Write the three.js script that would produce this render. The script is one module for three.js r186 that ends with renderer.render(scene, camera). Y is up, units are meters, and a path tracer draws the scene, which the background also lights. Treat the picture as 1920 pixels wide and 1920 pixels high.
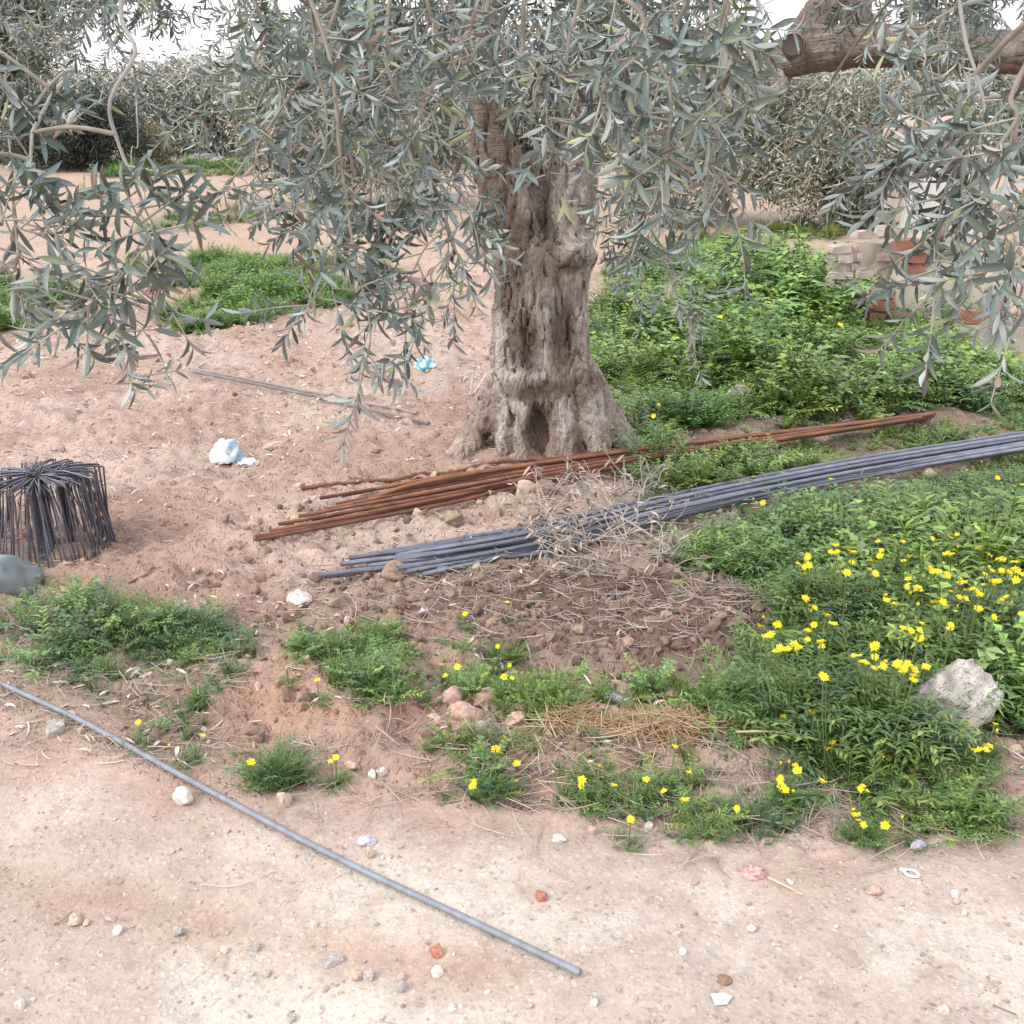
import * as THREE from 'three';
import { mergeGeometries, mergeVertices } from 'three/addons/utils/BufferGeometryUtils.js';
import { ImprovedNoise } from 'three/addons/math/ImprovedNoise.js';

const ORD = ['leftmost', 'second from left', 'third from left', 'fourth from left', 'fifth from left', 'sixth from left', 'seventh from left', 'eighth from left', 'ninth from left', 'tenth from left', 'eleventh from left', 'twelfth from left', 'thirteenth from left', 'fourteenth from left', 'fifteenth from left', 'sixteenth from left', 'seventeenth from left'];
function ordinals(list, phrase) { list.map((o) => [project(o.position)[0], o]).sort((a, b) => a[0] - b[0]).forEach(([, o], i) => { o.userData.label = phrase.replace('#', ORD[i]); }); }
// ---------------------------------------------------------------- camera, sky, sun, exposure
const scene = new THREE.Scene();
const EYE = 1.7, PITCH = 21 * Math.PI / 180, FOV = 50;
const camera = new THREE.PerspectiveCamera(FOV, 1, 0.05, 900);
camera.position.set(0, EYE, 0);
camera.rotation.set(-PITCH, 0, 0);
camera.updateMatrixWorld(true);
const renderer = new THREE.WebGLRenderer({ antialias: true });
renderer.toneMapping = THREE.LinearToneMapping;
renderer.toneMappingExposure = 1.66;
renderer.shadowMap.enabled = true;
{
  const W = 256, H = 128, d = new Float32Array(W * H * 4);
  for (let j = 0; j < H; j++) for (let i = 0; i < W; i++) {
    const up = Math.sin(((j + 0.5) / H - 0.5) * Math.PI), k = Math.max(0, up);
    const s = up < 0 ? 0.35 : 1.0 + 0.14 * k;
    d.set([s * 1.0, s * 0.985, s * (1.06 + 0.02 * k), 1], (j * W + i) * 4);
  }
  const t = new THREE.DataTexture(d, W, H, THREE.RGBAFormat, THREE.FloatType);
  t.mapping = THREE.EquirectangularReflectionMapping; t.magFilter = THREE.LinearFilter; t.needsUpdate = true;
  scene.background = t; scene.environment = t;
}
const sun = new THREE.DirectionalLight(new THREE.Color(1, 0.955, 0.9), 1.5);
sun.position.set(-8.5, 8.5, -0.5); sun.target.position.set(0, 0, -5);
sun.castShadow = true; sun.shadow.radius = 26; sun.shadow.mapSize.set(4096, 4096);
Object.assign(sun.shadow.camera, { left: -14, right: 14, top: 14, bottom: -14, near: 0.5, far: 60 });
scene.add(sun, sun.target);

// ---------------------------------------------------------------- helpers
const V = (x, y, z) => new THREE.Vector3(x, y, z);
function rng(seed) { let a = seed | 0; return () => { a = (a + 0x6d2b79f5) | 0; let t = Math.imul(a ^ (a >>> 15), 1 | a); t = (t + Math.imul(t ^ (t >>> 7), 61 | t)) ^ t; return ((t ^ (t >>> 14)) >>> 0) / 4294967296; }; }
const perlin = new ImprovedNoise();
const N3 = (x, y, z) => perlin.noise(x + 37.1, y + 11.7, z + 5.3);
const fbm = (x, y, z, o = 4) => { let s = 0, a = 0.5; for (let i = 0; i < o; i++) { s += a * N3(x, y, z); x *= 2.03; y *= 2.03; z *= 2.03; a *= 0.5; } return s; };
const clamp = (x, a = 0, b = 1) => Math.min(b, Math.max(a, x)), lerp = (a, b, t) => a + (b - a) * t;
const sstep = (a, b, x) => { const t = clamp((x - a) / (b - a)); return t * t * (3 - 2 * t); };
const mix3 = (a, b, t) => [lerp(a[0], b[0], t), lerp(a[1], b[1], t), lerp(a[2], b[2], t)];
const used = new Map();
const numbered = (n) => { const k = used.get(n) || 0; used.set(n, k + 1); return k ? `${n}_${String(k).padStart(3, '0')}` : n; };
const shadows = (o) => { o.traverse((m) => { if (m.isMesh) { m.castShadow = true; m.receiveShadow = true; } }); return o; };
function tag(o, label, category, group, kind) { if (label) o.userData.label = label; if (category) o.userData.category = category; if (group) o.userData.group = group; if (kind) o.userData.kind = kind; return o; }
function thing(name, label, category, pos, group, turn = 0) { const o = new THREE.Group(); o.name = numbered(name); if (pos) o.position.copy(pos); o.rotation.y = turn; scene.add(o); return tag(o, label, category, group); }
function mesh(name, geo, mat, parent) { const m = new THREE.Mesh(geo, mat); m.name = parent ? name : numbered(name); m.castShadow = m.receiveShadow = true; (parent || scene).add(m); return m; }
function inst(name, geo, mat, list, parent) {
  const m = new THREE.InstancedMesh(geo, mat, list.length); m.name = parent ? name : numbered(name); m.castShadow = m.receiveShadow = true;
  const c = new THREE.Color();
  list.forEach((e, i) => { m.setMatrixAt(i, e.m); m.setColorAt(i, c.setRGB(...(e.c || [1, 1, 1]))); });
  (parent || scene).add(m); return m;
}
const std = (p) => new THREE.MeshStandardMaterial({ roughness: 0.9, metalness: 0, ...p });
const rgb = (r, g, b) => new THREE.Color().setRGB(r, g, b);
// collects coloured triangles and tubes
class MB {
  constructor() { this.p = []; this.c = []; this.i = []; }
  v(x, y, z, c) { this.p.push(x, y, z); this.c.push(c[0], c[1], c[2]); return this.p.length / 3 - 1; }
  tri(a, b, c) { this.i.push(a, b, c); }
  tube(pts, rad, sides, col, cap = true) {
    const n = pts.length, T = V(0, 0, 0), Nn = V(0, 0, 0), B = V(0, 0, 0); let prev = null, first = 0;
    for (let k = 0; k < n; k++) {
      T.copy(pts[Math.min(k + 1, n - 1)]).sub(pts[Math.max(k - 1, 0)]).normalize();
      if (!prev) { prev = Math.abs(T.y) > 0.9 ? V(1, 0, 0) : V(0, 1, 0); }
      Nn.copy(prev).addScaledVector(T, -prev.dot(T)).normalize(); B.crossVectors(T, Nn); prev = Nn.clone();
      const r = typeof rad === 'function' ? null : Array.isArray(rad) ? rad[k] : rad;
      for (let s = 0; s < sides; s++) {
        const a = s / sides * Math.PI * 2, rr = r ?? rad(k / (n - 1), a, pts[k]), ca = Math.cos(a) * rr, sa = Math.sin(a) * rr;
        const x = pts[k].x + Nn.x * ca + B.x * sa, y = pts[k].y + Nn.y * ca + B.y * sa, z = pts[k].z + Nn.z * ca + B.z * sa;
        const id = this.v(x, y, z, typeof col === 'function' ? col(k / (n - 1), a, x, y, z) : col); if (!k && !s) first = id;
      }
      if (k) for (let s = 0; s < sides; s++) {
        const a = first + (k - 1) * sides + s, b = first + (k - 1) * sides + (s + 1) % sides, c = a + sides, d = b + sides;
        this.i.push(a, c, b, b, c, d);
      }
    }
    if (cap) for (const e of [0, n - 1]) {
      const cc = typeof col === 'function' ? col(e ? 1 : 0, 0, pts[e].x, pts[e].y, pts[e].z) : col, m = this.v(pts[e].x, pts[e].y, pts[e].z, cc), f = first + e * sides;
      for (let s = 0; s < sides; s++) e ? this.i.push(m, f + s, f + (s + 1) % sides) : this.i.push(m, f + (s + 1) % sides, f + s);
    }
    return this;
  }
  // a folded pointed leaf from p along d (unit), facing n, with length L and half width w
  leaf(p, d, n, L, w, c, bend = 0.15, c2 = c) {
    const s = V(0, 0, 0).crossVectors(d, n).normalize();
    const q = (t, u, h) => this.v(p.x + d.x * L * t + s.x * w * u + n.x * h, p.y + d.y * L * t + s.y * w * u + n.y * h, p.z + d.z * L * t + s.z * w * u + n.z * h, t > 0.6 ? c2 : c);
    const a = q(0, 0, 0), b = q(0.45, 1, w * 0.35), m = q(0.5, 0, 0), e = q(0.45, -1, w * 0.35), t = q(1, 0, -bend * L);
    this.i.push(a, m, b, a, e, m, b, m, t, m, e, t);
  }
  geo() {
    const g = new THREE.BufferGeometry();
    g.setAttribute('position', new THREE.Float32BufferAttribute(this.p, 3)); g.setAttribute('color', new THREE.Float32BufferAttribute(this.c, 3));
    g.setIndex(this.i); g.computeVertexNormals(); return g;
  }
  build(name, mat, parent) { return mesh(name, this.geo(), mat, parent); }
}
const spline = (pts, n) => new THREE.CatmullRomCurve3(pts, false, 'catmullrom', 0.5).getPoints(n);
// where a sight line of the photograph (1920 pixels a side) meets the place
const F = 960 / Math.tan(FOV * Math.PI / 360), CP = Math.cos(PITCH), SP = Math.sin(PITCH);
const sight = (px, py) => { const x = (px - 960) / F, y = -(py - 960) / F; return V(x, y * CP - SP, -CP - y * SP); };   // depth 1 along the axis
const at = (px, py, d) => sight(px, py).multiplyScalar(d).add(V(0, EYE, 0));
const flat = (px, py, h = 0) => { const r = sight(px, py); const t = (h - EYE) / r.y; return V(r.x * t, h, r.z * t); };
const inPlane = (px, py, z) => { const r = sight(px, py); const t = z / r.z; return V(r.x * t, EYE + r.y * t, z); };
const project = (p) => { const y = p.y - EYE, dz = -p.z * CP - y * SP, u = y * CP - p.z * SP; return [960 + p.x / dz * F, 960 - u / dz * F, dz]; };
const depthOf = (p) => project(p)[2];
function inPoly(x, z, poly) { let r = false; for (let i = 0, j = poly.length - 1; i < poly.length; j = i++) { const a = poly[i], b = poly[j]; if ((a.z > z) !== (b.z > z) && x < (b.x - a.x) * (z - a.z) / (b.z - a.z) + a.x) r = !r; } return r; }
const region = (pts) => { const q = pts.map(([x, y]) => flat(x, y)); q.x0 = Math.min(...q.map((p) => p.x)); q.x1 = Math.max(...q.map((p) => p.x)); q.z0 = Math.min(...q.map((p) => p.z)); q.z1 = Math.max(...q.map((p) => p.z)); return q; };
const inside = (x, z, q) => x > q.x0 && x < q.x1 && z > q.z0 && z < q.z1 && inPoly(x, z, q);

// ---------------------------------------------------------------- ground
const R_BESIDE_TRUNK = region([[1120, 700], [1130, 590], [1240, 520], [1400, 485], [1530, 500], [1560, 590], [1720, 620], [1820, 660], [1930, 700], [1960, 765], [1700, 765], [1620, 745], [1480, 780], [1350, 800], [1220, 815], [1140, 745]]);
const R_BETWEEN_BARS = region([[1190, 850], [1480, 815], [1700, 778], [1960, 775], [1960, 800], [1500, 875], [1240, 925], [1190, 900]]);
const R_RIGHT = region([[1255, 1010], [1500, 925], [1960, 850], [1990, 1380], [1800, 1370], [1620, 1330], [1490, 1230], [1490, 1100], [1340, 1075]]);
const R_LUSH = region([[1560, 1120], [1700, 1070], [1990, 1060], [1990, 1310], [1740, 1300], [1640, 1260], [1560, 1210]]);
const R_VERGE = region([[850, 1235], [960, 1225], [1100, 1275], [1280, 1300], [1500, 1330], [1700, 1370], [1880, 1420], [1920, 1480], [1740, 1450], [1560, 1440], [1430, 1395], [1250, 1330], [1000, 1310], [860, 1290]]);
const R_LEFT = region([[40, 1210], [180, 1160], [300, 1150], [430, 1190], [440, 1290], [400, 1430], [290, 1420], [170, 1320], [60, 1290]]);
const R_LEFT_SPARSE = region([[-60, 1130], [200, 1130], [440, 1170], [470, 1440], [300, 1450], [-60, 1300]]);
const R_MIDDLE = region([[535, 1210], [640, 1200], [800, 1225], [850, 1290], [700, 1320], [560, 1260]]);
const FAR_STRIPS = [[[250, 500], [420, 480], [640, 485], [620, 520], [330, 540]], [[300, 590], [400, 555], [640, 530], [660, 560], [480, 600], [340, 620]], [[-60, 525], [120, 540], [110, 590], [60, 620], [-60, 620]], [[180, 312], [460, 306], [470, 330], [200, 334]], [[260, 410], [430, 395], [540, 400], [430, 425], [280, 440]], [[1130, 500], [1220, 470], [1400, 440], [1400, 470], [1200, 540]], [[1380, 425], [1640, 415], [1660, 445], [1400, 450]]].map(region);
const TRACK_EDGE = [[-400, 1400], [0, 1410], [180, 1430], [330, 1500], [700, 1500], [1000, 1530], [1300, 1570], [1500, 1590], [1920, 1560], [2300, 1540]].map(([x, y]) => flat(x, y));
function edgeZ(x) { const e = TRACK_EDGE; if (x <= e[0].x) return e[0].z; for (let i = 1; i < e.length; i++) if (x < e[i].x) return lerp(e[i - 1].z, e[i].z, (x - e[i - 1].x) / (e[i].x - e[i - 1].x)); return e[e.length - 1].z; }
const bump = (x, z, c, rx, rz, h) => { const a = (x - c.x) / rx, b = (z - c.z) / rz; return h * Math.exp(-(a * a + b * b)); };
const C = { mound: flat(1120, 1130), mound2: flat(1330, 1190), bank: flat(560, 1330), bank2: flat(1250, 1400), tree: flat(1020, 845), dip: flat(1250, 1250), rut: flat(450, 1735), bag: flat(430, 865) };
const BAR_LINE = [[-300, 1130], [0, 1281], [400, 1487], [860, 1716], [1088, 1824]].map(([x, y]) => flat(x, y));
function barNear(x, z) { let m = 9; for (let i = 1; i < BAR_LINE.length; i++) { const a = BAR_LINE[i - 1], b = BAR_LINE[i], ux = b.x - a.x, uz = b.z - a.z, t = clamp(((x - a.x) * ux + (z - a.z) * uz) / (ux * ux + uz * uz)); m = Math.min(m, Math.hypot(x - a.x - ux * t, z - a.z - uz * t)); } return m; }
function H(x, z) {
  const t = sstep(-0.12, 0.12, z - edgeZ(x) + 0.1 * fbm(x * 2, 3, z * 2, 2)), near = 1 - sstep(12, 40, Math.hypot(x, z));
  const rough = 0.055 * fbm(x * 1.3, 0, z * 1.3, 3) + 0.06 * fbm(x * 5, 7, z * 7, 3) + 0.06 * fbm(x * 14, 3, z * 20, 3) - 0.022 * Math.abs(N3(x * 9, 2, z * 13));
  const calm = z > -3.4 && x < 0.6 ? sstep(0.04, 0.4, barNear(x, z)) : 1;
  const track = 0.012 * fbm(x * 2.5, 4, z * 2.5, 3) + 0.004 * fbm(x * 16, 9, z * 16, 2) - 0.012 * Math.exp(-(((z - C.rut.z - 0.25 * (x - C.rut.x) + 0.05) / 0.05) ** 2)) * sstep(0.5, -0.2, x);
  let h = lerp(rough * (0.3 + 0.7 * near), track - 0.01, t) * (0.04 + 0.96 * calm);
  h += bump(x, z, C.mound, 0.55, 0.22, 0.085) + bump(x, z, C.mound2, 0.35, 0.16, 0.06) + calm * bump(x, z, C.bank, 0.6, 0.12, 0.04) + calm * bump(x, z, C.bank2, 0.9, 0.1, 0.035) + bump(x, z, C.tree, 0.8, 0.7, 0.06) - bump(x, z, C.dip, 0.4, 0.1, 0.07) + (bump(x, z, C.mound, 0.6, 0.25, 1) + bump(x, z, C.mound2, 0.4, 0.2, 1)) * (0.07 * fbm(x * 8, 3, z * 11, 3) - 0.03 * Math.abs(N3(x * 13, 8, z * 17)));
  h += 0.6 * fbm(x * 0.05, 2, z * 0.05, 2) * sstep(15, 60, Math.hypot(x, z));
  return h;
}
function onGround(px, py, lift = 0) { let p = flat(px, py, lift); for (let i = 0; i < 8; i++) p = flat(px, py, H(p.x, p.z) + lift); return p; }
function groundColor(x, z) {
  const n = fbm(x * 1.1, 1, z * 1.1, 4), n2 = fbm(x * 4.3, 8, z * 4.3, 3), n3 = fbm(x * 13, 4, z * 13, 3), dist = Math.hypot(x, z);
  let c = mix3([0.40, 0.278, 0.208], [0.50, 0.39, 0.312], sstep(-0.25, 0.3, n + 0.4 * n2));
  c = mix3(c, [0.26, 0.185, 0.14], 0.7 * sstep(0.05, 0.38, n2 - 0.3 * n + 0.5 * n3));
  c = mix3(c, [0.48, 0.36, 0.26], sstep(9, 14, dist) * 0.6);
  const mound = bump(x, z, C.mound, 0.75, 0.3, 1) + bump(x, z, C.mound2, 0.5, 0.22, 1);
  c = mix3(c, [0.19, 0.125, 0.092], clamp(1.05 * mound + 0.6 * n3 * mound));
  c = mix3(c, [0.43, 0.26, 0.185], bump(x, z, C.bank, 0.5, 0.12, 0.8));
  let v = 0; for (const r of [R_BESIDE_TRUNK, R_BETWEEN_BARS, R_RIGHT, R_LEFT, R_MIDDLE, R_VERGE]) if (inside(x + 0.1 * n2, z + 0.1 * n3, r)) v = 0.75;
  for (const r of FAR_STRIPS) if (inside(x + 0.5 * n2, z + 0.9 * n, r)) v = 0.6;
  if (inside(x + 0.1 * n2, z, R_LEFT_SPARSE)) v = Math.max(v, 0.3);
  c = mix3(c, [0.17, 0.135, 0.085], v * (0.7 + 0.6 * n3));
  const t = sstep(-0.07, 0.09, z - edgeZ(x) + 0.16 * n2 + 0.1 * n3);
  let tr = mix3([0.44, 0.375, 0.31], [0.58, 0.525, 0.445], sstep(-0.2, 0.25, n + 0.5 * n2));
  tr = mix3(tr, [0.40, 0.28, 0.20], 0.95 * Math.exp(-(((z - C.rut.z - 0.25 * (x - C.rut.x)) / 0.10) ** 2)) * sstep(0.4, -0.3, x) * (0.7 + n2));
  tr = mix3(tr, [0.41, 0.305, 0.24], 0.7 * sstep(0.42, 0, z - edgeZ(x) + 0.25 * n2));
  tr = mix3(tr, [0.33, 0.25, 0.19], 0.5 * sstep(0.12, 0.35, n3 + 0.4 * n2));
  return mix3(c, tr, t);
}
function grain(S, seed, specks) {
  const r = rng(seed), col = new Float32Array(S * S), hgt = new Float32Array(S * S);
  const lay = (cells, amp) => { const g = Float32Array.from({ length: cells * cells }, () => r() * 2 - 1); for (let y = 0; y < S; y++) for (let x = 0; x < S; x++) { const u = x / S * cells, v = y / S * cells, i = u | 0, j = v | 0; let a = u - i, b = v - j; a = a * a * (3 - 2 * a); b = b * b * (3 - 2 * b); const i1 = (i + 1) % cells, j1 = (j + 1) % cells; const q = lerp(lerp(g[j * cells + i], g[j * cells + i1], a), lerp(g[j1 * cells + i], g[j1 * cells + i1], a), b); col[y * S + x] += amp * q; hgt[y * S + x] += amp * q; } };
  for (const [c, a] of [[9, 0.05], [23, 0.06], [61, 0.08], [150, 0.1], [340, 0.13], [S / 2, 0.1]]) lay(c, a);
  for (let k = 0; k < specks; k++) {
    const cx = r() * S, cy = r() * S, R = 1.2 + r() ** 3 * 7, tone = (r() - 0.42) * 0.75, e = 0.6 + r() * 0.8;
    for (let y = -Math.ceil(R * 1.5); y <= R * 1.5; y++) for (let x = -Math.ceil(R * 1.5); x <= R * 1.5; x++) {
      const q = (x * x * e + y * y / e) / (R * R); if (q > 1) continue;
      const id = ((cy + y + S) % S | 0) * S + ((cx + x + S) % S | 0); col[id] += tone * (1 - q * q); hgt[id] += 0.55 * Math.sqrt(1 - q) * R / 6;
    }
  }
  const A = new Uint8Array(S * S * 4), B = new Uint8Array(S * S * 4);
  for (let i = 0; i < S * S; i++) { const v = clamp(0.78 + col[i] * 0.62) * 255, w = (i * 2654435761 % 97) / 97 - 0.5; A.set([v, v * (0.99 + 0.01 * w), v * (0.98 + 0.03 * w), 255], i * 4); const h = clamp(0.45 + hgt[i] * 0.4) * 255; B.set([h, h, h, 255], i * 4); }
  const make = (a, srgb) => { const t = new THREE.DataTexture(a, S, S); t.wrapS = t.wrapT = THREE.RepeatWrapping; t.magFilter = THREE.LinearFilter; t.minFilter = THREE.LinearMipmapLinearFilter; if (srgb) t.colorSpace = THREE.SRGBColorSpace; t.needsUpdate = true; return t; };
  return [make(A, false), make(B, false)];
}
const [soilMap, soilBump] = grain(2048, 5, 26000);
const soilMat = std({ map: soilMap, bumpMap: soilBump, bumpScale: 0.022, vertexColors: true, roughness: 0.97 });
const trackMat = std({ map: soilMap, bumpMap: soilBump, bumpScale: 0.006, vertexColors: true, roughness: 0.95 });
{
  const zs = [], xs = []; let z = -3.9;
  for (z = 0.4; z > -4.2; z -= 0.02) zs.push(z);
  for (let s = 0.022; z > -420; z -= s, s *= 1.022) zs.push(z);
  for (let s = 0.04, q = 0.4 + s; q < 120; s *= 1.25, q += s) zs.unshift(q);
  const half = []; let x = 0;
  for (; x < 2.3; x += 0.02) half.push(x);
  for (let s = 0.022; x < 420; x += s, s *= 1.05) half.push(x);
  for (let i = half.length - 1; i > 0; i--) xs.push(-half[i]); xs.push(...half);
  const nx = xs.length, nz = zs.length, P = new Float32Array(nx * nz * 3), Cc = new Float32Array(nx * nz * 3), U = new Float32Array(nx * nz * 2), a = [], b = [];
  for (let j = 0; j < nz; j++) for (let i = 0; i < nx; i++) {
    const k = j * nx + i; P.set([xs[i], H(xs[i], zs[j]), zs[j]], k * 3); Cc.set(groundColor(xs[i], zs[j]).map((v) => v * 1.12), k * 3); U.set([xs[i] / 1.9 + 0.02 * Math.sin(zs[j] * 2), zs[j] / 1.9 + 0.02 * Math.sin(xs[i] * 3)], k * 2);
  }
  for (let j = 0; j < nz - 1; j++) for (let i = 0; i < nx - 1; i++) {
    const k = j * nx + i, cx = xs[i], cz = zs[j], onTrack = cz > edgeZ(cx) + 0.16 * fbm(cx * 4.3, 8, cz * 4.3, 2);
    (onTrack ? a : b).push(k, k + 1, k + nx, k + 1, k + nx + 1, k + nx);
  }
  const full = new THREE.BufferGeometry(); full.setAttribute('position', new THREE.BufferAttribute(P, 3)); full.setAttribute('color', new THREE.BufferAttribute(Cc, 3)); full.setAttribute('uv', new THREE.BufferAttribute(U, 2));
  full.setIndex([...b].length ? b.slice().concat(a) : a); full.computeVertexNormals();
  const sub = (idx) => { const map = new Map(), out = [], src = []; for (const q of idx) { let m = map.get(q); if (m === undefined) { m = src.length; map.set(q, m); src.push(q); } out.push(m); } const g = new THREE.BufferGeometry(); for (const [n, w] of [['position', 3], ['color', 3], ['uv', 2], ['normal', 3]]) { const s = full.attributes[n].array, t = new Float32Array(src.length * w); src.forEach((q, i) => { for (let c = 0; c < w; c++) t[i * w + c] = s[q * w + c]; }); g.setAttribute(n, new THREE.BufferAttribute(t, w)); } g.setIndex(out); return g; };
  tag(mesh('ground', sub(b), soilMat), 'reddish tilled soil of the olive grove', 'ground', null, 'structure');
  tag(mesh('dirt_track', sub(a), trackMat), 'pale trampled dirt track along the grove', 'dirt track', null, 'structure');
}

// ---------------------------------------------------------------- the olive tree: trunk
const ZT = C.tree.z, TREE = V(C.tree.x, H(C.tree.x, C.tree.z), ZT);
const tp = (px, py, dz = 0) => { const p = inPlane(px, py, ZT); p.z += dz; return p; };
const pxm = (p) => depthOf(p) / F;                                   // metres per photograph pixel there
function netSurface(field, lo, hi, cell) {
  const n = [0, 1, 2].map((k) => Math.ceil((hi[k] - lo[k]) / cell) + 1), [nx, ny, nz] = n, f = new Float32Array(nx * ny * nz);
  for (let k = 0; k < nz; k++) for (let j = 0; j < ny; j++) for (let i = 0; i < nx; i++) f[(k * ny + j) * nx + i] = field(lo[0] + i * cell, lo[1] + j * cell, lo[2] + k * cell);
  const ids = new Int32Array(nx * ny * nz).fill(-1), pos = [], idx = [], c = [[0, 0, 0], [1, 0, 0], [0, 1, 0], [1, 1, 0], [0, 0, 1], [1, 0, 1], [0, 1, 1], [1, 1, 1]], e = [[0, 1], [2, 3], [4, 5], [6, 7], [0, 2], [1, 3], [4, 6], [5, 7], [0, 4], [1, 5], [2, 6], [3, 7]];
  const F_ = (i, j, k) => f[(k * ny + j) * nx + i];
  for (let k = 0; k < nz - 1; k++) for (let j = 0; j < ny - 1; j++) for (let i = 0; i < nx - 1; i++) {
    const b0 = (k * ny + j) * nx + i, sg = f[b0] < 0, n2 = nx * ny; if (sg === f[b0 + 1] < 0 && sg === f[b0 + nx] < 0 && sg === f[b0 + nx + 1] < 0 && sg === f[b0 + n2] < 0 && sg === f[b0 + n2 + 1] < 0 && sg === f[b0 + n2 + nx] < 0 && sg === f[b0 + n2 + nx + 1] < 0) continue;
    const v = c.map(([a, b, d]) => F_(i + a, j + b, k + d)); let m = 0; for (let q = 0; q < 8; q++) if (v[q] < 0) m++; if (!m || m === 8) continue;
    let x = 0, y = 0, z = 0, w = 0;
    for (const [a, b] of e) if ((v[a] < 0) !== (v[b] < 0)) { const t = v[a] / (v[a] - v[b]); x += lerp(c[a][0], c[b][0], t); y += lerp(c[a][1], c[b][1], t); z += lerp(c[a][2], c[b][2], t); w++; }
    ids[(k * ny + j) * nx + i] = pos.length / 3; pos.push(lo[0] + (i + x / w) * cell, lo[1] + (j + y / w) * cell, lo[2] + (k + z / w) * cell);
  }
  const id = (i, j, k) => ids[(k * ny + j) * nx + i], quad = (a, b, d, g, flip) => flip ? idx.push(a, d, b, b, d, g) : idx.push(a, b, d, b, g, d);
  for (let k = 1; k < nz - 1; k++) for (let j = 1; j < ny - 1; j++) for (let i = 1; i < nx - 1; i++) {
    const s = F_(i, j, k) < 0;
    if (s !== F_(i + 1, j, k) < 0) quad(id(i, j - 1, k - 1), id(i, j, k - 1), id(i, j - 1, k), id(i, j, k), !s);
    if (s !== F_(i, j + 1, k) < 0) quad(id(i - 1, j, k - 1), id(i, j, k - 1), id(i - 1, j, k), id(i, j, k), s);
    if (s !== F_(i, j, k + 1) < 0) quad(id(i - 1, j - 1, k), id(i, j - 1, k), id(i - 1, j, k), id(i, j, k), !s);
  }
  const g = new THREE.BufferGeometry(); g.setAttribute('position', new THREE.Float32BufferAttribute(pos, 3)); g.setIndex(idx); g.computeVertexNormals(); return g;
}
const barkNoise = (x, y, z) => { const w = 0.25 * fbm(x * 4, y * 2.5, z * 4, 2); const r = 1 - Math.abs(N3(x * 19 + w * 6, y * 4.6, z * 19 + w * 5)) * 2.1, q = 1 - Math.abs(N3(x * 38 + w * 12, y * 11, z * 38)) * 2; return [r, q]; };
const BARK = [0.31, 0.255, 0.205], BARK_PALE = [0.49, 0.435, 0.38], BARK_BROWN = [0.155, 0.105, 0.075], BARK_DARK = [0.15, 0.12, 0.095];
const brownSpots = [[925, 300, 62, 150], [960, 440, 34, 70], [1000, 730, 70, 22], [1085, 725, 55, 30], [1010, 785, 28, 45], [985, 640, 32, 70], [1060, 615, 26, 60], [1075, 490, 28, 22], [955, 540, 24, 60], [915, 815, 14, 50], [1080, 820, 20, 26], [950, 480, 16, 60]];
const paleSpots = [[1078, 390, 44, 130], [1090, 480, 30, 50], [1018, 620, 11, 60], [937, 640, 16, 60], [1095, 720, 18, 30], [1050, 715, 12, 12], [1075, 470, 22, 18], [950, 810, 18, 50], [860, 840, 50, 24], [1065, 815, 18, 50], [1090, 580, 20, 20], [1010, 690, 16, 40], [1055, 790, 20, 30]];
function barkColor(x, y, z, plain = false) {
  const [r, q] = barkNoise(x, y, z), n = fbm(x * 3, y * 2, z * 3, 3), m = fbm(x * 9, y * 6, z * 9, 3);
  let c = mix3(BARK, BARK_PALE, sstep(-0.05, 0.35, n + 0.5 * m)); c = mix3(c, [0.22, 0.165, 0.12], 0.7 * sstep(0.05, 0.35, m - n));
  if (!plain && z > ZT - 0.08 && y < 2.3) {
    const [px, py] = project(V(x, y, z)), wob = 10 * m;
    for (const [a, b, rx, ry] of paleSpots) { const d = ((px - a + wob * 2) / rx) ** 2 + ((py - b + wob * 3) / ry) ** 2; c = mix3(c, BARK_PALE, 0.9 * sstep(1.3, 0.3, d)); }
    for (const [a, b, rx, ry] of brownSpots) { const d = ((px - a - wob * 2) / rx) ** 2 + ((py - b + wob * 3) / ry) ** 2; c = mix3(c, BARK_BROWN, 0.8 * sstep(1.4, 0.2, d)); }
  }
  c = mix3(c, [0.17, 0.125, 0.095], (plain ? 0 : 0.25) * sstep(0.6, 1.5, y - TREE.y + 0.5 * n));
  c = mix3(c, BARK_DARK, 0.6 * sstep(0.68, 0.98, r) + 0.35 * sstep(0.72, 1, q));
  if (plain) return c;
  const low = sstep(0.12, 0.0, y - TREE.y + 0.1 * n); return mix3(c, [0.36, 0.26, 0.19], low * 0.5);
}
const tree = thing('olive_tree', 'old olive tree with a forked hollowed trunk, spreading roots and drooping grey-green boughs', 'olive tree', TREE);
const barkMat = std({ vertexColors: true, roughness: 0.92 });
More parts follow.
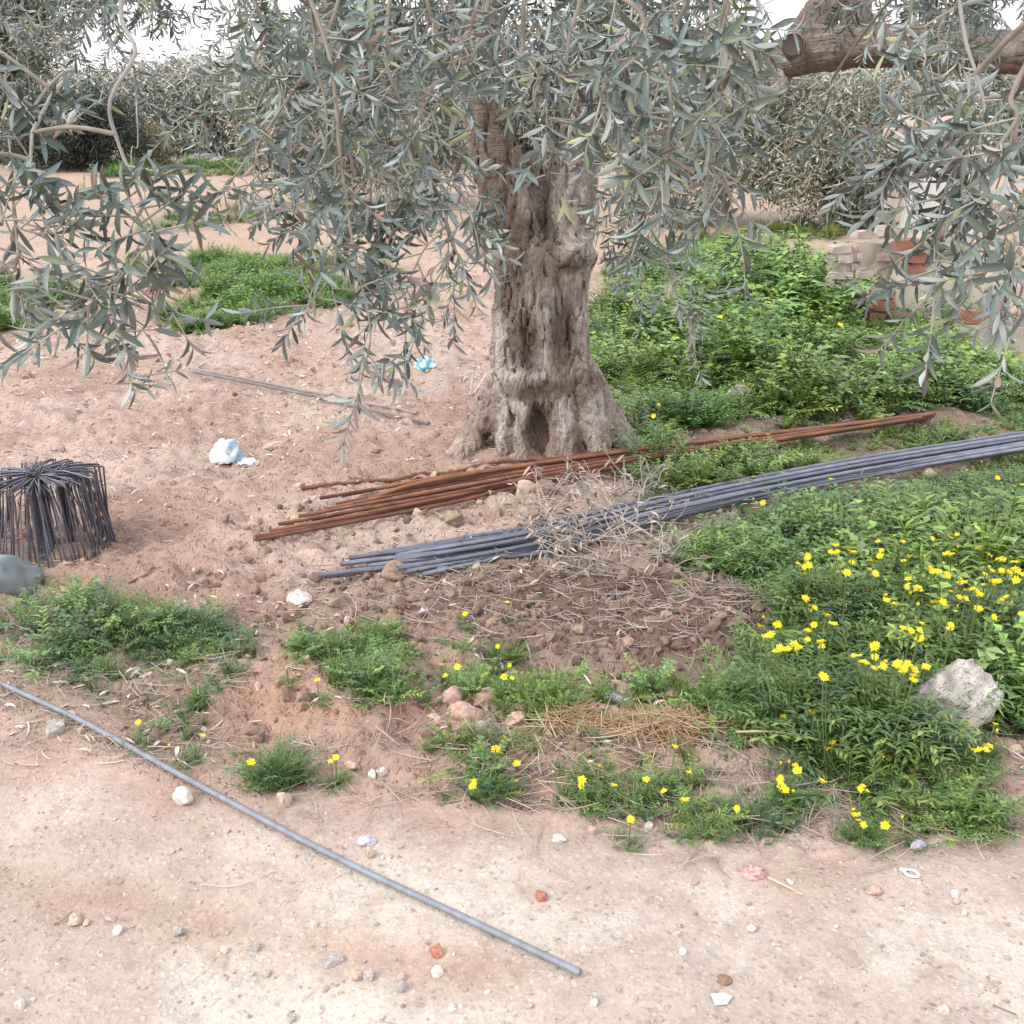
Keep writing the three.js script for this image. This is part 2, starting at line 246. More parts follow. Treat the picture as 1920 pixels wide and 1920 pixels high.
const barkBump = (() => {
  const S = 512, r = rng(3), h = new Float32Array(S * S);
  for (const [cx, cy, a] of [[26, 7, 1], [52, 16, 0.7], [110, 40, 0.45], [170, 120, 0.3]]) { const g = Float32Array.from({ length: cx * cy }, () => r() * 2 - 1); for (let y = 0; y < S; y++) for (let x = 0; x < S; x++) { const u = x / S * cx, v = y / S * cy, i = u | 0, j = v | 0; let p = u - i, q = v - j; p = p * p * (3 - 2 * p); q = q * q * (3 - 2 * q); const i1 = (i + 1) % cx, j1 = (j + 1) % cy; h[y * S + x] += a * Math.abs(lerp(lerp(g[j * cx + i], g[j * cx + i1], p), lerp(g[j1 * cx + i], g[j1 * cx + i1], p), q)); } }
  const A = new Uint8Array(S * S * 4); for (let i = 0; i < S * S; i++) { const v = clamp(Math.sqrt(h[i] / 1.3)) * 255; A.set([v, v, v, 255], i * 4); }
  const t = new THREE.DataTexture(A, S, S); t.wrapS = t.wrapT = THREE.RepeatWrapping; t.magFilter = THREE.LinearFilter; t.needsUpdate = true; return t;
})();
const trunkMat = std({ vertexColors: true, roughness: 0.93, bumpMap: barkBump, bumpScale: 0.02 });
{
  const caps = [];
  const chain = (list) => { for (let i = 1; i < list.length; i++) { const [ax, ay, ar, az = 0] = list[i - 1], [bx, by, br, bz = 0] = list[i], a = tp(ax, ay, az), b = tp(bx, by, bz); caps.push([a, b, ar * pxm(a), br * pxm(b)]); } };
  chain([[1025, 900, 118], [1028, 820, 104], [1022, 700, 82], [1014, 580, 76], [1010, 500, 68]]);
  chain([[985, 590, 56], [978, 480, 54], [957, 400, 52], [933, 310, 47], [908, 220, 44, -0.03], [888, 110, 42, -0.05], [895, -60, 40, -0.05]]);
  chain([[1050, 590, 50], [1062, 480, 50], [1070, 400, 50], [1074, 320, 47, -0.03], [1090, 240, 42, -0.05], [1130, 160, 36, -0.1], [1150, 60, 32, -0.2], [1140, -60, 30, -0.3]]);
  chain([[1092, 240, 34, -0.05], [1160, 222, 36, 0.1], [1280, 205, 38, 0.3], [1390, 160, 42, 0.5]]);
  chain([[950, 690, 34, 0.08], [908, 780, 32, 0.13], [868, 832, 25, 0.18], [832, 858, 17, 0.2], [800, 878, 8, 0.22]]);
  chain([[975, 720, 34, 0.15], [948, 810, 30, 0.22], [905, 868, 24, 0.30], [870, 895, 12, 0.34]]);
  chain([[1000, 650, 16, 0.18], [985, 730, 18, 0.2], [972, 830, 26, 0.27], [960, 890, 20, 0.34]]);
  chain([[1020, 545, 14, 0.16], [1017, 620, 13, 0.185], [1024, 690, 20, 0.17], [1055, 735, 20, 0.17]]);
  chain([[1052, 735, 22, 0.18], [1058, 800, 26, 0.22], [1052, 880, 28, 0.3]]);
  chain([[1090, 690, 30, 0.08], [1105, 780, 32, 0.17], [1120, 870, 28, 0.24]]);
  chain([[1095, 700, 34, 0.0], [1140, 790, 34, 0.05], [1185, 835, 22, 0.1], [1215, 855, 10, 0.12]]);
  chain([[1080, 600, 22, 0.1], [1088, 680, 22, 0.12], [1100, 760, 24, 0.14]]);
  chain([[945, 560, 20, 0.05], [943, 640, 22, 0.1], [940, 700, 26, 0.1]]);
  chain([[1020, 760, 80, -0.1], [960, 870, 40, -0.4]]); chain([[1030, 760, 80, -0.1], [1110, 860, 40, -0.45]]);
  chain([[1012, 470, 34, -0.02], [1012, 390, 30, -0.07], [1008, 310, 26, -0.12]]);
  chain([[1075, 470, 30, 0.1], [1100, 480, 22, 0.06]]);
  const holes = [[1008, 786, 24, 52, 0.38, 0.26], [990, 640, 22, 50, 0.27, 0.13], [1058, 625, 18, 46, 0.26, 0.10], [918, 822, 14, 42, 0.3, 0.18], [1085, 822, 12, 16, 0.34, 0.1], [1000, 720, 30, 14, 0.27, 0.06], [1070, 722, 24, 14, 0.28, 0.07], [960, 770, 8, 40, 0.31, 0.06]].map(([x, y, rx, ry, dz, rz]) => { const p = tp(x, y, dz), s = pxm(p); return [p, rx * s, ry * s, rz]; });
  const K = 0.035;
  const field = (x, y, z) => {
    let d = 9;
    for (const [a, b, ra, rb] of caps) {
      const bx = b.x - a.x, by = b.y - a.y, bz = b.z - a.z, px = x - a.x, py = y - a.y, pz = z - a.z, t = clamp((px * bx + py * by + pz * bz) / (bx * bx + by * by + bz * bz));
      const q = Math.hypot(px - bx * t, py - by * t, pz - bz * t) - lerp(ra, rb, t), h = Math.max(K - Math.abs(d - q), 0) / K; d = Math.min(d, q) - h * h * K * 0.25;
    }
    if (Math.abs(d) > 0.1) return d;
    for (const [p, rx, ry, rz] of holes) { const q = Math.sqrt(((x - p.x) / rx) ** 2 + ((y - p.y) / ry) ** 2 + ((z - p.z) / rz) ** 2), s = (1 - q) * Math.min(rx, rz), k = 0.03, h = Math.max(k - Math.abs(d - s), 0) / k; d = Math.max(d, s) + h * h * k * 0.25; }
    const [r, q] = barkNoise(x, y, z), up = sstep(0.1, 0.8, y);
    return d + 0.02 * sstep(0.55, 1, r) * (0.45 + 0.75 * up) + 0.011 * sstep(0.5, 1, q) - 0.022 * fbm(x * 6, y * 3.5, z * 6, 2) - 0.012 * fbm(x * 15, y * 10, z * 15, 2);
  };
  const a = tp(1000, -30), g = netSurface(field, [TREE.x - 0.75, TREE.y - 0.12, ZT - 0.62], [TREE.x + 1.15, a.y + 0.1, ZT + 0.72], 0.0105);
  const P = g.attributes.position.array, Cc = new Float32Array(P.length);
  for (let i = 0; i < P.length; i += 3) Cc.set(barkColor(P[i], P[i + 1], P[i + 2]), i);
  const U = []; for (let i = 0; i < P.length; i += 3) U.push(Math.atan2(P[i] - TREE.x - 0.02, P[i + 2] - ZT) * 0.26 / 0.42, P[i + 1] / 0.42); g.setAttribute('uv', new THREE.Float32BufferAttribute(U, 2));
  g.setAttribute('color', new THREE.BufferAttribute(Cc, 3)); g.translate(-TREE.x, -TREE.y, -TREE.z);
  mesh('trunk', g, trunkMat, tree);
}
// the limbs that carry the boughs: the one in view on the right, others over the camera's view
const rel = (p) => p.clone().sub(TREE);
const limbs = [], joints = [], limbBump = barkBump.clone(); limbBump.center.set(0.5, 0.5); limbBump.rotation = Math.PI / 2; limbBump.needsUpdate = true;
const limbMat = std({ vertexColors: true, roughness: 0.93, bumpMap: limbBump, bumpScale: 0.018 });
function limb(pts, r0, r1, n = 60, sides = 20) {
  const c = spline(pts, n); limbs.push(...c.filter((_, i) => i > 6));
  const LA = n, LS = sides + 1, P = [], Uv = [], Cl = [], I = []; let run = 0, prev = V(0, 1, 0);
  for (let k = 0; k <= LA; k++) {
    const T = c[Math.min(k + 1, LA)].clone().sub(c[Math.max(k - 1, 0)]).normalize(), Nn = prev.clone().addScaledVector(T, -prev.dot(T)).normalize(), B = V(0, 0, 0).crossVectors(T, Nn), t = k / LA; prev = Nn; if (k) run += c[k].distanceTo(c[k - 1]);
    for (let q = 0; q < LS; q++) {
      const a = (q % sides) / sides * 6.2832, dx = Nn.clone().multiplyScalar(Math.cos(a)).addScaledVector(B, Math.sin(a)), s0 = c[k].clone().addScaledVector(dx, lerp(r0, r1, t)), kn = Math.max(0, N3(s0.x * 6, s0.y * 6, s0.z * 6) - 0.25);
      const rr = lerp(r0, r1, t) * (1 + 0.3 * fbm(s0.x * 5, s0.y * 5, s0.z * 5, 3) + 0.6 * kn) - 0.009 * sstep(0.5, 1, 1 - Math.abs(N3(Math.cos(a) * 3 + run * 1.2, Math.sin(a) * 3, run * 3.5)) * 2.4) + 0.012 * fbm(s0.x * 22, s0.y * 22, s0.z * 22, 3);
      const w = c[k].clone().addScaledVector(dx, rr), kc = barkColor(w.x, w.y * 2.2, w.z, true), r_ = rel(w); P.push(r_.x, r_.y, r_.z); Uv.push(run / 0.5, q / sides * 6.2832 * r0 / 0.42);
      Cl.push(...mix3(kc, [0.17, 0.10, 0.075], 0.75 * sstep(-0.1, 0.75, -dx.y + 0.8 * fbm(w.x * 4, w.y * 4, w.z * 4, 3)))); if (k && q < sides) { const e = (k - 1) * LS + q; I.push(e, e + 1, e + LS, e + 1, e + LS + 1, e + LS); }  // red-brown underside, with its shade painted into the vertex colour
    }
  }
  const lg = new THREE.BufferGeometry(); lg.setAttribute('position', new THREE.Float32BufferAttribute(P, 3)); lg.setAttribute('color', new THREE.Float32BufferAttribute(Cl, 3)); lg.setAttribute('uv', new THREE.Float32BufferAttribute(Uv, 2)); lg.setIndex(I); lg.computeVertexNormals();
  return mesh('limb', lg, limbMat, tree);

}
{
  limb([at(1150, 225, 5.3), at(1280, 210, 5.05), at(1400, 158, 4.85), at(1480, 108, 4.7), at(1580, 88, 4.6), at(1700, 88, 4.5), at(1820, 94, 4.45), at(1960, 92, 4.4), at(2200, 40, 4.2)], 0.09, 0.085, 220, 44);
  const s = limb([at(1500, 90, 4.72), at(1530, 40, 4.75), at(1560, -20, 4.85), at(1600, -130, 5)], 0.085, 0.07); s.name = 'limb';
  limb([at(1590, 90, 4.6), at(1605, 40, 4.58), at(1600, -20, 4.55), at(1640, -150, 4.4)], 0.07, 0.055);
  // the sawn stub with its dark heartwood
  const c = at(1486, 84, 4.5), dir = sight(1484, 60).negate().normalize(), o = new THREE.Group(), mb = new MB();
  const ring = spline([c.clone().addScaledVector(dir, -0.2), c.clone().addScaledVector(dir, 0.0), c.clone().addScaledVector(dir, 0.022)], 6);
  mb.tube(ring.map(rel), (t) => 0.05 - 0.006 * t, 20, [0.3, 0.26, 0.21], false);
  const q = c.clone().addScaledVector(dir, 0.018); mb.tube([q.clone().addScaledVector(dir, -0.01), q].map(rel), [0.043, 0.041], 20, [0.10, 0.075, 0.065]);
  mb.build('sawn_knot', barkMat, tree);
  limb([at(905, -40, 5.2), V(-0.3, 2.75, -4.2), V(-0.35, 2.9, -3.0), V(-0.45, 2.7, -2.0), V(-0.7, 2.3, -1.6)], 0.09, 0.03);
  limb([at(905, -40, 5.2), V(-0.9, 2.8, -4.6), V(-1.5, 2.9, -3.4), V(-1.5, 2.5, -2.3)], 0.08, 0.03);
  limb([at(1140, -40, 5.4), V(0.5, 2.85, -4.4), V(0.45, 2.9, -3.0), V(0.3, 2.5, -1.9)], 0.085, 0.03);
  limb([at(1640, -150, 4.4), V(1.3, 2.7, -3.4), V(1.1, 2.6, -2.4), V(0.9, 2.3, -1.8)], 0.05, 0.025);
  limb([at(905, -40, 5.2), V(-0.6, 3.0, -5.8), V(-1.2, 3.4, -6.8)], 0.08, 0.03);
  limb([at(1140, -40, 5.4), V(0.9, 3.1, -6.2), V(1.6, 3.5, -7)], 0.08, 0.03);
}
// ---------------------------------------------------------------- the olive tree: boughs, twigs, leaves
const LEAF_TOP = [0.112, 0.152, 0.14], LEAF_UNDER = [0.29, 0.325, 0.305];
function leafGeo(curl, fold, twist = 0, plain = null) {      // unit length along +y, faces +z; green above, silver below
  const mb = new MB(), ts = [0, 0.22, 0.5, 0.78, 1], ws = [0.012, 0.078, 0.106, 0.074, 0];
  for (const [side, c, rib] of plain ? [[1, plain, plain], [-1, plain, plain]] : [[1, LEAF_TOP, [0.15, 0.18, 0.14]], [-1, LEAF_UNDER, [0.3, 0.31, 0.25]]]) {
    const rows = ts.map((t, k) => { const y = t, z = curl * t * t, o = side * 0.004; return [mb.v(-ws[k], y, z + fold * ws[k] + o * (k % 4 ? 1 : 0.3), c), mb.v(0, y, z + o, rib), mb.v(ws[k], y, z + fold * ws[k] + o * (k % 4 ? 1 : 0.3), c)]; });
    for (let k = 0; k < 4; k++) for (let s = 0; s < 2; s++) { const [a, b, d, e] = [rows[k][s], rows[k][s + 1], rows[k + 1][s], rows[k + 1][s + 1]]; side > 0 ? mb.i.push(a, b, d, b, e, d) : mb.i.push(a, d, b, b, d, e); }
  }
  for (let i = 0; i < mb.p.length; i += 3) { const a = twist * mb.p[i + 1], x = mb.p[i], z = mb.p[i + 2]; mb.p[i] = x * Math.cos(a) - z * Math.sin(a); mb.p[i + 2] = x * Math.sin(a) + z * Math.cos(a); }
  return mb.geo();
}
const leafGeos = [leafGeo(-0.1, 0.5), leafGeo(-0.26, 0.35, 0.7), leafGeo(0.1, 0.65), leafGeo(-0.38, 0.8, -0.5), leafGeo(0.02, 1.1, 1.1)], NL = 5;
const dryGeos = [leafGeo(-0.2, 0.9, 0.4, [1, 1, 1]), leafGeo(0.25, 1.2, -0.6, [1, 1, 1]), leafGeo(-0.05, 0.7, 0.9, [1, 1, 1])];
const leafMat = std({ vertexColors: true, roughness: 0.5 });
const leaves = [], twigs = new MB();
const RL = rng(77);
function addLeaf(p, dir, nrm, L, c) { leaves.push({ p: p.clone(), d: dir.clone(), n: nrm.clone(), L, c }); }
function leafTint(R) { const k = R(); const v = 0.75 + 0.6 * R(); return k < 0.11 ? [0.85 * v, 0.55 * v, 0.56 * v] : k < 0.2 ? [1.2 * v, 1.15 * v, 0.75 * v] : [v * 0.95, v, v * 1.06]; }
function spray(o, dir, len, droop, R, size = 1, gap = 0.0155) {
  const p = o.clone(), d = dir.clone().normalize(), pts = [p.clone()], n = Math.max(4, Math.round(len / gap)); let roll = R() * 6.28;
  const u = V(0, 0, 0), w = V(0, 0, 0), tint0 = 0.6 + 0.75 * R();
  for (let k = 0; k < n; k++) {
    const t = k / n;
    d.x += (R() - 0.5) * 0.12; d.z += (R() - 0.5) * 0.12; d.y += (R() - 0.5) * 0.1 - droop * 0.045; d.normalize(); p.addScaledVector(d, gap);
    if (k % 2 || k === n - 1) pts.push(p.clone());
    if (k < 2) continue;
    roll += Math.PI / 2 + (R() - 0.5) * 0.5;
    u.set(0.3, 1, 0.2).cross(d).normalize(); w.crossVectors(d, u);
    for (const s of [0, Math.PI]) {
      if (R() < 0.12) continue;
      const side = u.clone().multiplyScalar(Math.cos(roll + s)).addScaledVector(w, Math.sin(roll + s)), a = 0.75 + R() * 0.55 - t * 0.3;
      const ld = d.clone().multiplyScalar(Math.cos(a)).addScaledVector(side, Math.sin(a)); ld.y -= 0.02 + 0.16 * R(); ld.normalize();
      const nr = d.clone().multiplyScalar(Math.sin(a)).addScaledVector(side, -Math.cos(a)); nr.addScaledVector(V(R() - 0.5, R() * 0.7, R() - 0.5), 0.6); nr.addScaledVector(ld, -nr.dot(ld)).normalize();
      const c = leafTint(R).map((q) => q * tint0); addLeaf(p, ld, nr, size * (0.031 + 0.033 * R()) * (1 - 0.3 * t * t), c);
    }
  }
  twigs.tube(pts.map(rel), pts.map((_, k) => (0.0019 - 0.0012 * k / pts.length) * (size * 0.5 + 0.5)), 4, [0.34, 0.33, 0.26], false);
}
function bough(pix, r0, { every = 0.045, len = [0.1, 0.22], from = 0.1, droop = 0.6, seed = 1, size = 1, up = 0.45, color } = {}) {
  const R = rng(seed * 7919 + 13); let pts = pix.map(([x, y, d]) => at(x, y, d));
  r0 *= 0.72; const wob = pix.length > 6 ? 0.35 : 1; for (let i = 1; i < pts.length; i++) pts[i].add(V((R() - 0.5) * 0.05 * wob, (R() - 0.5) * 0.03 * wob, (R() - 0.5) * 0.08));
  if (pts.length < 6) pts = spline(pts, 9).map((p, i) => (i ? p.add(V((R() - 0.5) * 0.035, (R() - 0.5) * 0.03, (R() - 0.5) * 0.035)) : p));
  const inFrame = pix[0][1] > 0, from0 = inFrame ? joints : limbs; let best = pts[0], bd = 1e9; for (const q of from0) { const e = q.distanceTo(pts[0]); if (e < bd) { bd = e; best = q; } }
  const start = pts[0], mid = best.clone().lerp(start, inFrame ? 0.5 : 0.75); mid.y += inFrame ? 0.01 : 0.3; const root = spline([best, mid, start, pts[1]], 18).slice(0, 13);
  const c = spline(pts, 40), mb = new MB(); joints.push(...c); mb.tube([...root.slice(0, -1), ...c].map(rel), (t, a, p) => lerp(r0 * 1.35, r0 * 0.3, t) * (1 + 0.35 * N3(p.x * 45 + Math.cos(a), p.y * 45, p.z * 45 + Math.sin(a))), 9, (t, a, x, y, z) => { const n = fbm(x * 40, y * 25, z * 40, 2); return color ? color.map((k) => k * (1 + 0.5 * n)) : mix3([0.29, 0.26, 0.21], [0.17, 0.14, 0.11], 0.5 + n); });
  mb.build('branch', barkMat, tree);
  every *= 0.7; let acc = 0; const L = c.reduce((s, p, i) => s + (i ? p.distanceTo(c[i - 1]) : 0), 0); let run = 0;
  for (let i = 1; i < c.length; i++) {
    const seg = c[i].distanceTo(c[i - 1]); run += seg; acc += seg; const t = run / L; if (t < from) { acc = 0; continue; }
    while (acc > every) {
      acc -= every; const dir = c[i].clone().sub(c[i - 1]).normalize(), rnd = V(R() - 0.5, R() - 0.5, R() - 0.5).normalize(); rnd.addScaledVector(dir, -rnd.dot(dir)).normalize();
      const d = dir.clone().multiplyScalar(0.55).addScaledVector(rnd, 0.9); d.y += up * (R() - 0.3); spray(c[i].clone().addScaledVector(dir, -acc), d, lerp(len[0], len[1], R()) * (1 - 0.25 * t), droop * (0.4 + R()), R, size);
    }
  }
  spray(c[c.length - 1], c[c.length - 1].clone().sub(c[c.length - 3]), len[1] * 0.8, droop, R, size);
}
{
  const PALE = [0.27, 0.255, 0.23];
  // left, nearest
  bough([[232, -60, 1.8], [236, 40, 1.78], [255, 95, 1.76], [216, 190, 1.74], [224, 280, 1.72], [258, 375, 1.7], [248, 418, 1.68], [290, 440, 1.66], [262, 480, 1.66], [215, 515, 1.64], [150, 590, 1.62]], 0.005, { seed: 1, from: 0.5, every: 0.016, len: [0.08, 0.16], droop: 0.35, size: 1.02, up: 1.0, color: PALE });
  bough([[60, 250, 1.8], [50, 330, 1.7], [80, 400, 1.68], [110, 470, 1.66]], 0.004, { seed: 2, size: 1.02, from: 0.3, every: 0.02, len: [0.07, 0.14], up: 1.0, droop: 0.4 });
  bough([[-60, 300, 1.7], [0, 400, 1.66], [20, 480, 1.64], [10, 560, 1.64]], 0.004, { seed: 3, size: 1.02, every: 0.026, from: 0.35, len: [0.08, 0.14], up: 0.8 });
  bough([[215, 520, 1.66], [180, 580, 1.66], [190, 610, 1.66]], 0.0028, { seed: 4, size: 1.1, every: 0.03, len: [0.04, 0.09] });
  bough([[262, 480, 1.66], [300, 550, 1.68], [325, 615, 1.7]], 0.0028, { seed: 5, size: 1.1, every: 0.036, len: [0.04, 0.09] });
  bough([[205, 600, 1.64], [215, 680, 1.64], [228, 750, 1.63]], 0.0015, { seed: 6, every: 0.06, from: 0.7, len: [0.035, 0.06], droop: 1.2, size: 0.9 });
  bough([[140, 130, 1.9], [80, 180, 1.86], [10, 240, 1.8], [-60, 330, 1.75]], 0.004, { seed: 7, every: 0.07, len: [0.06, 0.14], from: 0.3, color: PALE });
  bough([[245, 110, 1.75], [268, 170, 1.74], [277, 280, 1.73], [283, 395, 1.72]], 0.0022, { seed: 8, every: 0.5, len: [0.03, 0.05], color: PALE });
  // middle left
  bough([[560, -60, 2.1], [600, 120, 2.1], [650, 300, 2.1], [668, 470, 2.08], [690, 620, 2.05], [688, 720, 2.02]], 0.006, { seed: 11, size: 1.05, every: 0.04, len: [0.08, 0.2], from: 0.15 });
  bough([[650, -60, 2.4], [580, 130, 2.35], [510, 260, 2.3], [540, 370, 2.28]], 0.006, { seed: 12, every: 0.05, len: [0.1, 0.2] });
  bough([[740, -60, 2.2], [760, 150, 2.2], [800, 300, 2.2], [828, 430, 2.15], [835, 500, 2.15]], 0.006, { seed: 13, size: 1.05, every: 0.045, len: [0.08, 0.19] });
  bough([[700, -60, 2.5], [690, 200, 2.5], [715, 400, 2.45], [745, 540, 2.4]], 0.006, { seed: 14, size: 1.05, every: 0.042, len: [0.1, 0.2] });
  bough([[590, 60, 2.2], [590, 250, 2.2], [600, 430, 2.2], [625, 540, 2.18]], 0.0045, { seed: 15, size: 1.05, every: 0.045, len: [0.08, 0.18], from: 0.3 });
  bough([[480, -60, 2.3], [500, 60, 2.3], [480, 180, 2.3], [470, 300, 2.3]], 0.005, { seed: 16, every: 0.055, len: [0.1, 0.2] });
  bough([[800, -60, 2.6], [820, 100, 2.6], [790, 250, 2.55], [760, 350, 2.5]], 0.006, { seed: 17, every: 0.05, len: [0.1, 0.22] });
  // centre
  bough([[1000, -80, 1.95], [1000, 100, 1.95], [985, 120, 1.92], [1000, 190, 1.9]], 0.006, { seed: 21, every: 0.03, len: [0.06, 0.14] });
  bough([[1150, -80, 1.72], [1160, 90, 1.72], [1130, 190, 1.72], [1155, 260, 1.72]], 0.006, { seed: 22, every: 0.027, len: [0.07, 0.14], size: 1.1 });
  bough([[1290, -80, 1.8], [1255, 110, 1.8], [1262, 260, 1.78], [1250, 370, 1.78]], 0.006, { seed: 23, every: 0.032, len: [0.08, 0.18], size: 1.1 });
  bough([[1350, -70, 1.9], [1335, 120, 1.9], [1330, 260, 1.9], [1390, 390, 1.85]], 0.006, { seed: 24, every: 0.029, len: [0.08, 0.19] });
  bough([[1080, -80, 2.4], [1065, 120, 2.4], [1055, 120, 2.4], [1075, 190, 2.4]], 0.006, { seed: 25, every: 0.042, len: [0.08, 0.15] });
  bough([[930, -80, 2.2], [900, 100, 2.2], [850, 130, 2.2], [840, 210, 2.2]], 0.006, { seed: 26, every: 0.03, len: [0.08, 0.15] });
  bough([[1340, -80, 2.3], [1310, 60, 2.3], [1290, 200, 2.3], [1200, 300, 2.3]], 0.006, { seed: 27, every: 0.042, len: [0.1, 0.2] });
  bough([[1210, -80, 2.1], [1215, 60, 2.1], [1205, 180, 2.1], [1200, 240, 2.1]], 0.006, { seed: 28, every: 0.038, len: [0.1, 0.2] });
  bough([[1360, -60, 1.75], [1350, 80, 1.75], [1360, 180, 1.75], [1375, 240, 1.75]], 0.005, { seed: 29, every: 0.034, len: [0.06, 0.12], size: 1.05 });
  // right
  bough([[1790, -60, 1.95], [1797, 70, 1.93], [1835, 150, 1.9], [1828, 240, 1.88], [1770, 330, 1.86], [1750, 440, 1.84], [1742, 560, 1.82]], 0.005, { seed: 31, size: 1.1, every: 0.026, len: [0.08, 0.17], from: 0.42, color: PALE });
  bough([[1960, 20, 1.75], [1910, 220, 1.74], [1880, 360, 1.72], [1880, 480, 1.7]], 0.006, { seed: 32, size: 1.1, every: 0.024, len: [0.08, 0.17], from: 0.3 });
  bough([[1828, 240, 1.88], [1860, 330, 1.9], [1830, 420, 1.9], [1850, 520, 1.9]], 0.0045, { seed: 33, size: 1.1, every: 0.026, len: [0.08, 0.17] });
  bough([[1828, 240, 1.88], [1740, 270, 1.95], [1700, 310, 1.98], [1690, 360, 2]], 0.0035, { seed: 34, size: 1.1, every: 0.028, len: [0.08, 0.16] });
  bough([[1680, -60, 2.2], [1710, 40, 2.2], [1700, 130, 2.2]], 0.005, { seed: 35, every: 0.06, len: [0.08, 0.16], from: 0.3 });
  bough([[1900, 400, 1.75], [1915, 520, 1.75], [1925, 620, 1.75]], 0.003, { seed: 37, every: 0.045, len: [0.08, 0.15] });
  bough([[1940, 200, 1.9], [1830, 300, 1.95], [1760, 280, 2.0], [1700, 260, 2.05]], 0.004, { seed: 38, every: 0.03, len: [0.08, 0.17], size: 1.1 });
  bough([[420, -60, 2.6], [400, 20, 2.6], [440, 120, 2.6], [400, 200, 2.6]], 0.005, { seed: 41, every: 0.06, len: [0.1, 0.2], from: 0.4 });
  bough([[-80, 60, 1.9], [20, 130, 1.9], [90, 210, 1.9], [150, 250, 1.9]], 0.004, { seed: 42, every: 0.06, len: [0.08, 0.16] });
  bough([[650, 300, 2.1], [580, 330, 2.1], [520, 350, 2.1], [470, 340, 2.1]], 0.003, { seed: 43, every: 0.035, len: [0.08, 0.16] });
  bough([[668, 470, 2.08], [620, 500, 2.08], [590, 560, 2.08]], 0.0025, { seed: 44, every: 0.03, len: [0.08, 0.14] });
  bough([[800, 300, 2.2], [860, 340, 2.2], [880, 420, 2.2]], 0.0025, { seed: 45, every: 0.035, len: [0.08, 0.15] });
  bough([[1245, 300, 3.3], [1240, 420, 3.25], [1255, 520, 3.2], [1290, 600, 3.2]], 0.004, { seed: 46, every: 0.03, len: [0.1, 0.24], droop: 1 });
  bough([[1180, 330, 3.4], [1190, 440, 3.4], [1215, 520, 3.35]], 0.004, { seed: 47, every: 0.04, len: [0.1, 0.2], droop: 1 });
  bough([[1560, 150, 2.8], [1580, 260, 2.8], [1600, 360, 2.8]], 0.004, { seed: 48, every: 0.05, len: [0.1, 0.22], droop: 0.9 });
  bough([[828, 430, 2.15], [800, 480, 2.15], [760, 540, 2.12], [740, 580, 2.1]], 0.0025, { seed: 49, every: 0.03, len: [0.07, 0.14] });
  bough([[800, 300, 2.2], [740, 360, 2.2], [700, 420, 2.2]], 0.0025, { seed: 50, every: 0.03, len: [0.08, 0.16] });
  bough([[800, 250, 2.6], [850, 350, 2.6], [860, 470, 2.6], [850, 540, 2.6]], 0.003, { seed: 51, every: 0.035, len: [0.08, 0.17] });
  bough([[1010, 150, 1.95], [1020, 240, 1.95], [1008, 320, 1.95]], 0.003, { seed: 52, every: 0.03, len: [0.05, 0.09] });
  // farther back in the crown
  const R = rng(4242);
  for (let k = 0; k < 46; k++) {
    const x0 = k < 22 ? lerp(470, 1400, (k + R() * 0.8) / 22) : k > 29 ? lerp(600, 1390, (k - 30 + R()) / 16) : k < 26 ? lerp(130, 320, R()) : lerp(1740, 1900, R()), d = lerp(2.9, 4.6, R()), end = k < 22 || k > 29 ? lerp(90, 300, R()) : k < 26 ? lerp(-10, 25, R()) : lerp(60, 160, R()), e2 = x0 > 840 && x0 < 1150 ? Math.min(end, 115) : end;
    bough([[x0, -90, d], [x0 + 30 * (R() - 0.5), e2 * 0.4 - 20, d], [x0 + 90 * (R() - 0.5), e2, d - 0.1]], 0.007, { seed: 100 + k, every: 0.05, len: [0.12, 0.28], size: 1.05 });
  }
  for (let k = 0; k < 9; k++) { const x0 = [-30, 20, 70, 150, 215, 290, 390, 430, 470][k] + 20 * R(), d = lerp(4.2, 6.2, R()), e = [90, 110, 100, 20, 30, 25, 30, 60, 110][k]; bough([[x0, -90, d], [x0 + 40 * (R() - 0.5), e * 0.4 - 20, d], [x0 + 120 * (R() - 0.5), e, d]], 0.009, { seed: 300 + k, every: 0.11, len: [0.15, 0.34], size: 1.15 }); }
  for (let k = 0; k < 8; k++) { const x0 = lerp(1560, 1950, (k + R()) / 8), d = lerp(3.6, 5.2, R()), e = lerp(0, 50, R()); bough([[x0, -90, d], [x0 + 40 * (R() - 0.5), e * 0.4 - 30, d], [x0 + 90 * (R() - 0.5), e, d]], 0.008, { seed: 330 + k, every: 0.1, len: [0.12, 0.3], size: 1.1 }); }
  // the part of the crown above the picture, which shades the ground
  for (let k = 0; k < 26; k++) {
    const b = limbs[(R() * limbs.length) | 0], s = b.clone().add(V((R() - 0.5) * 1.2, 0.25 + R() * 0.5, (R() - 0.5) * 1.2)); if (s.y < 2.5) s.y = 2.6;
    for (let q = 0; q < 5; q++) spray(s, V(R() - 0.5, 0.3 * R(), R() - 0.5), 0.3, 0.5, R, 1.3, 0.024);
  }
  tag(twigs.build('twigs', barkMat, tree), null, null, null, 'stuff');
  const M = new THREE.Matrix4(), X = V(0, 0, 0), mat = (l) => { X.crossVectors(l.d, l.n).normalize(); const z = V(0, 0, 0).crossVectors(X, l.d); const p = rel(l.p); return new THREE.Matrix4().makeBasis(X.clone().multiplyScalar(l.L), l.d.clone().multiplyScalar(l.L), z.multiplyScalar(l.L)).setPosition(p); };
  const seen = leaves.map((l, i) => { const [x, y, d] = project(l.p); return [x > 15 && x < 1905 && y > 15 && y < 1905 && d > 0.5 ? l.L / d : 0, i]; }).sort((a, b) => b[0] - a[0]).slice(0, 300).map((e) => e[1]);
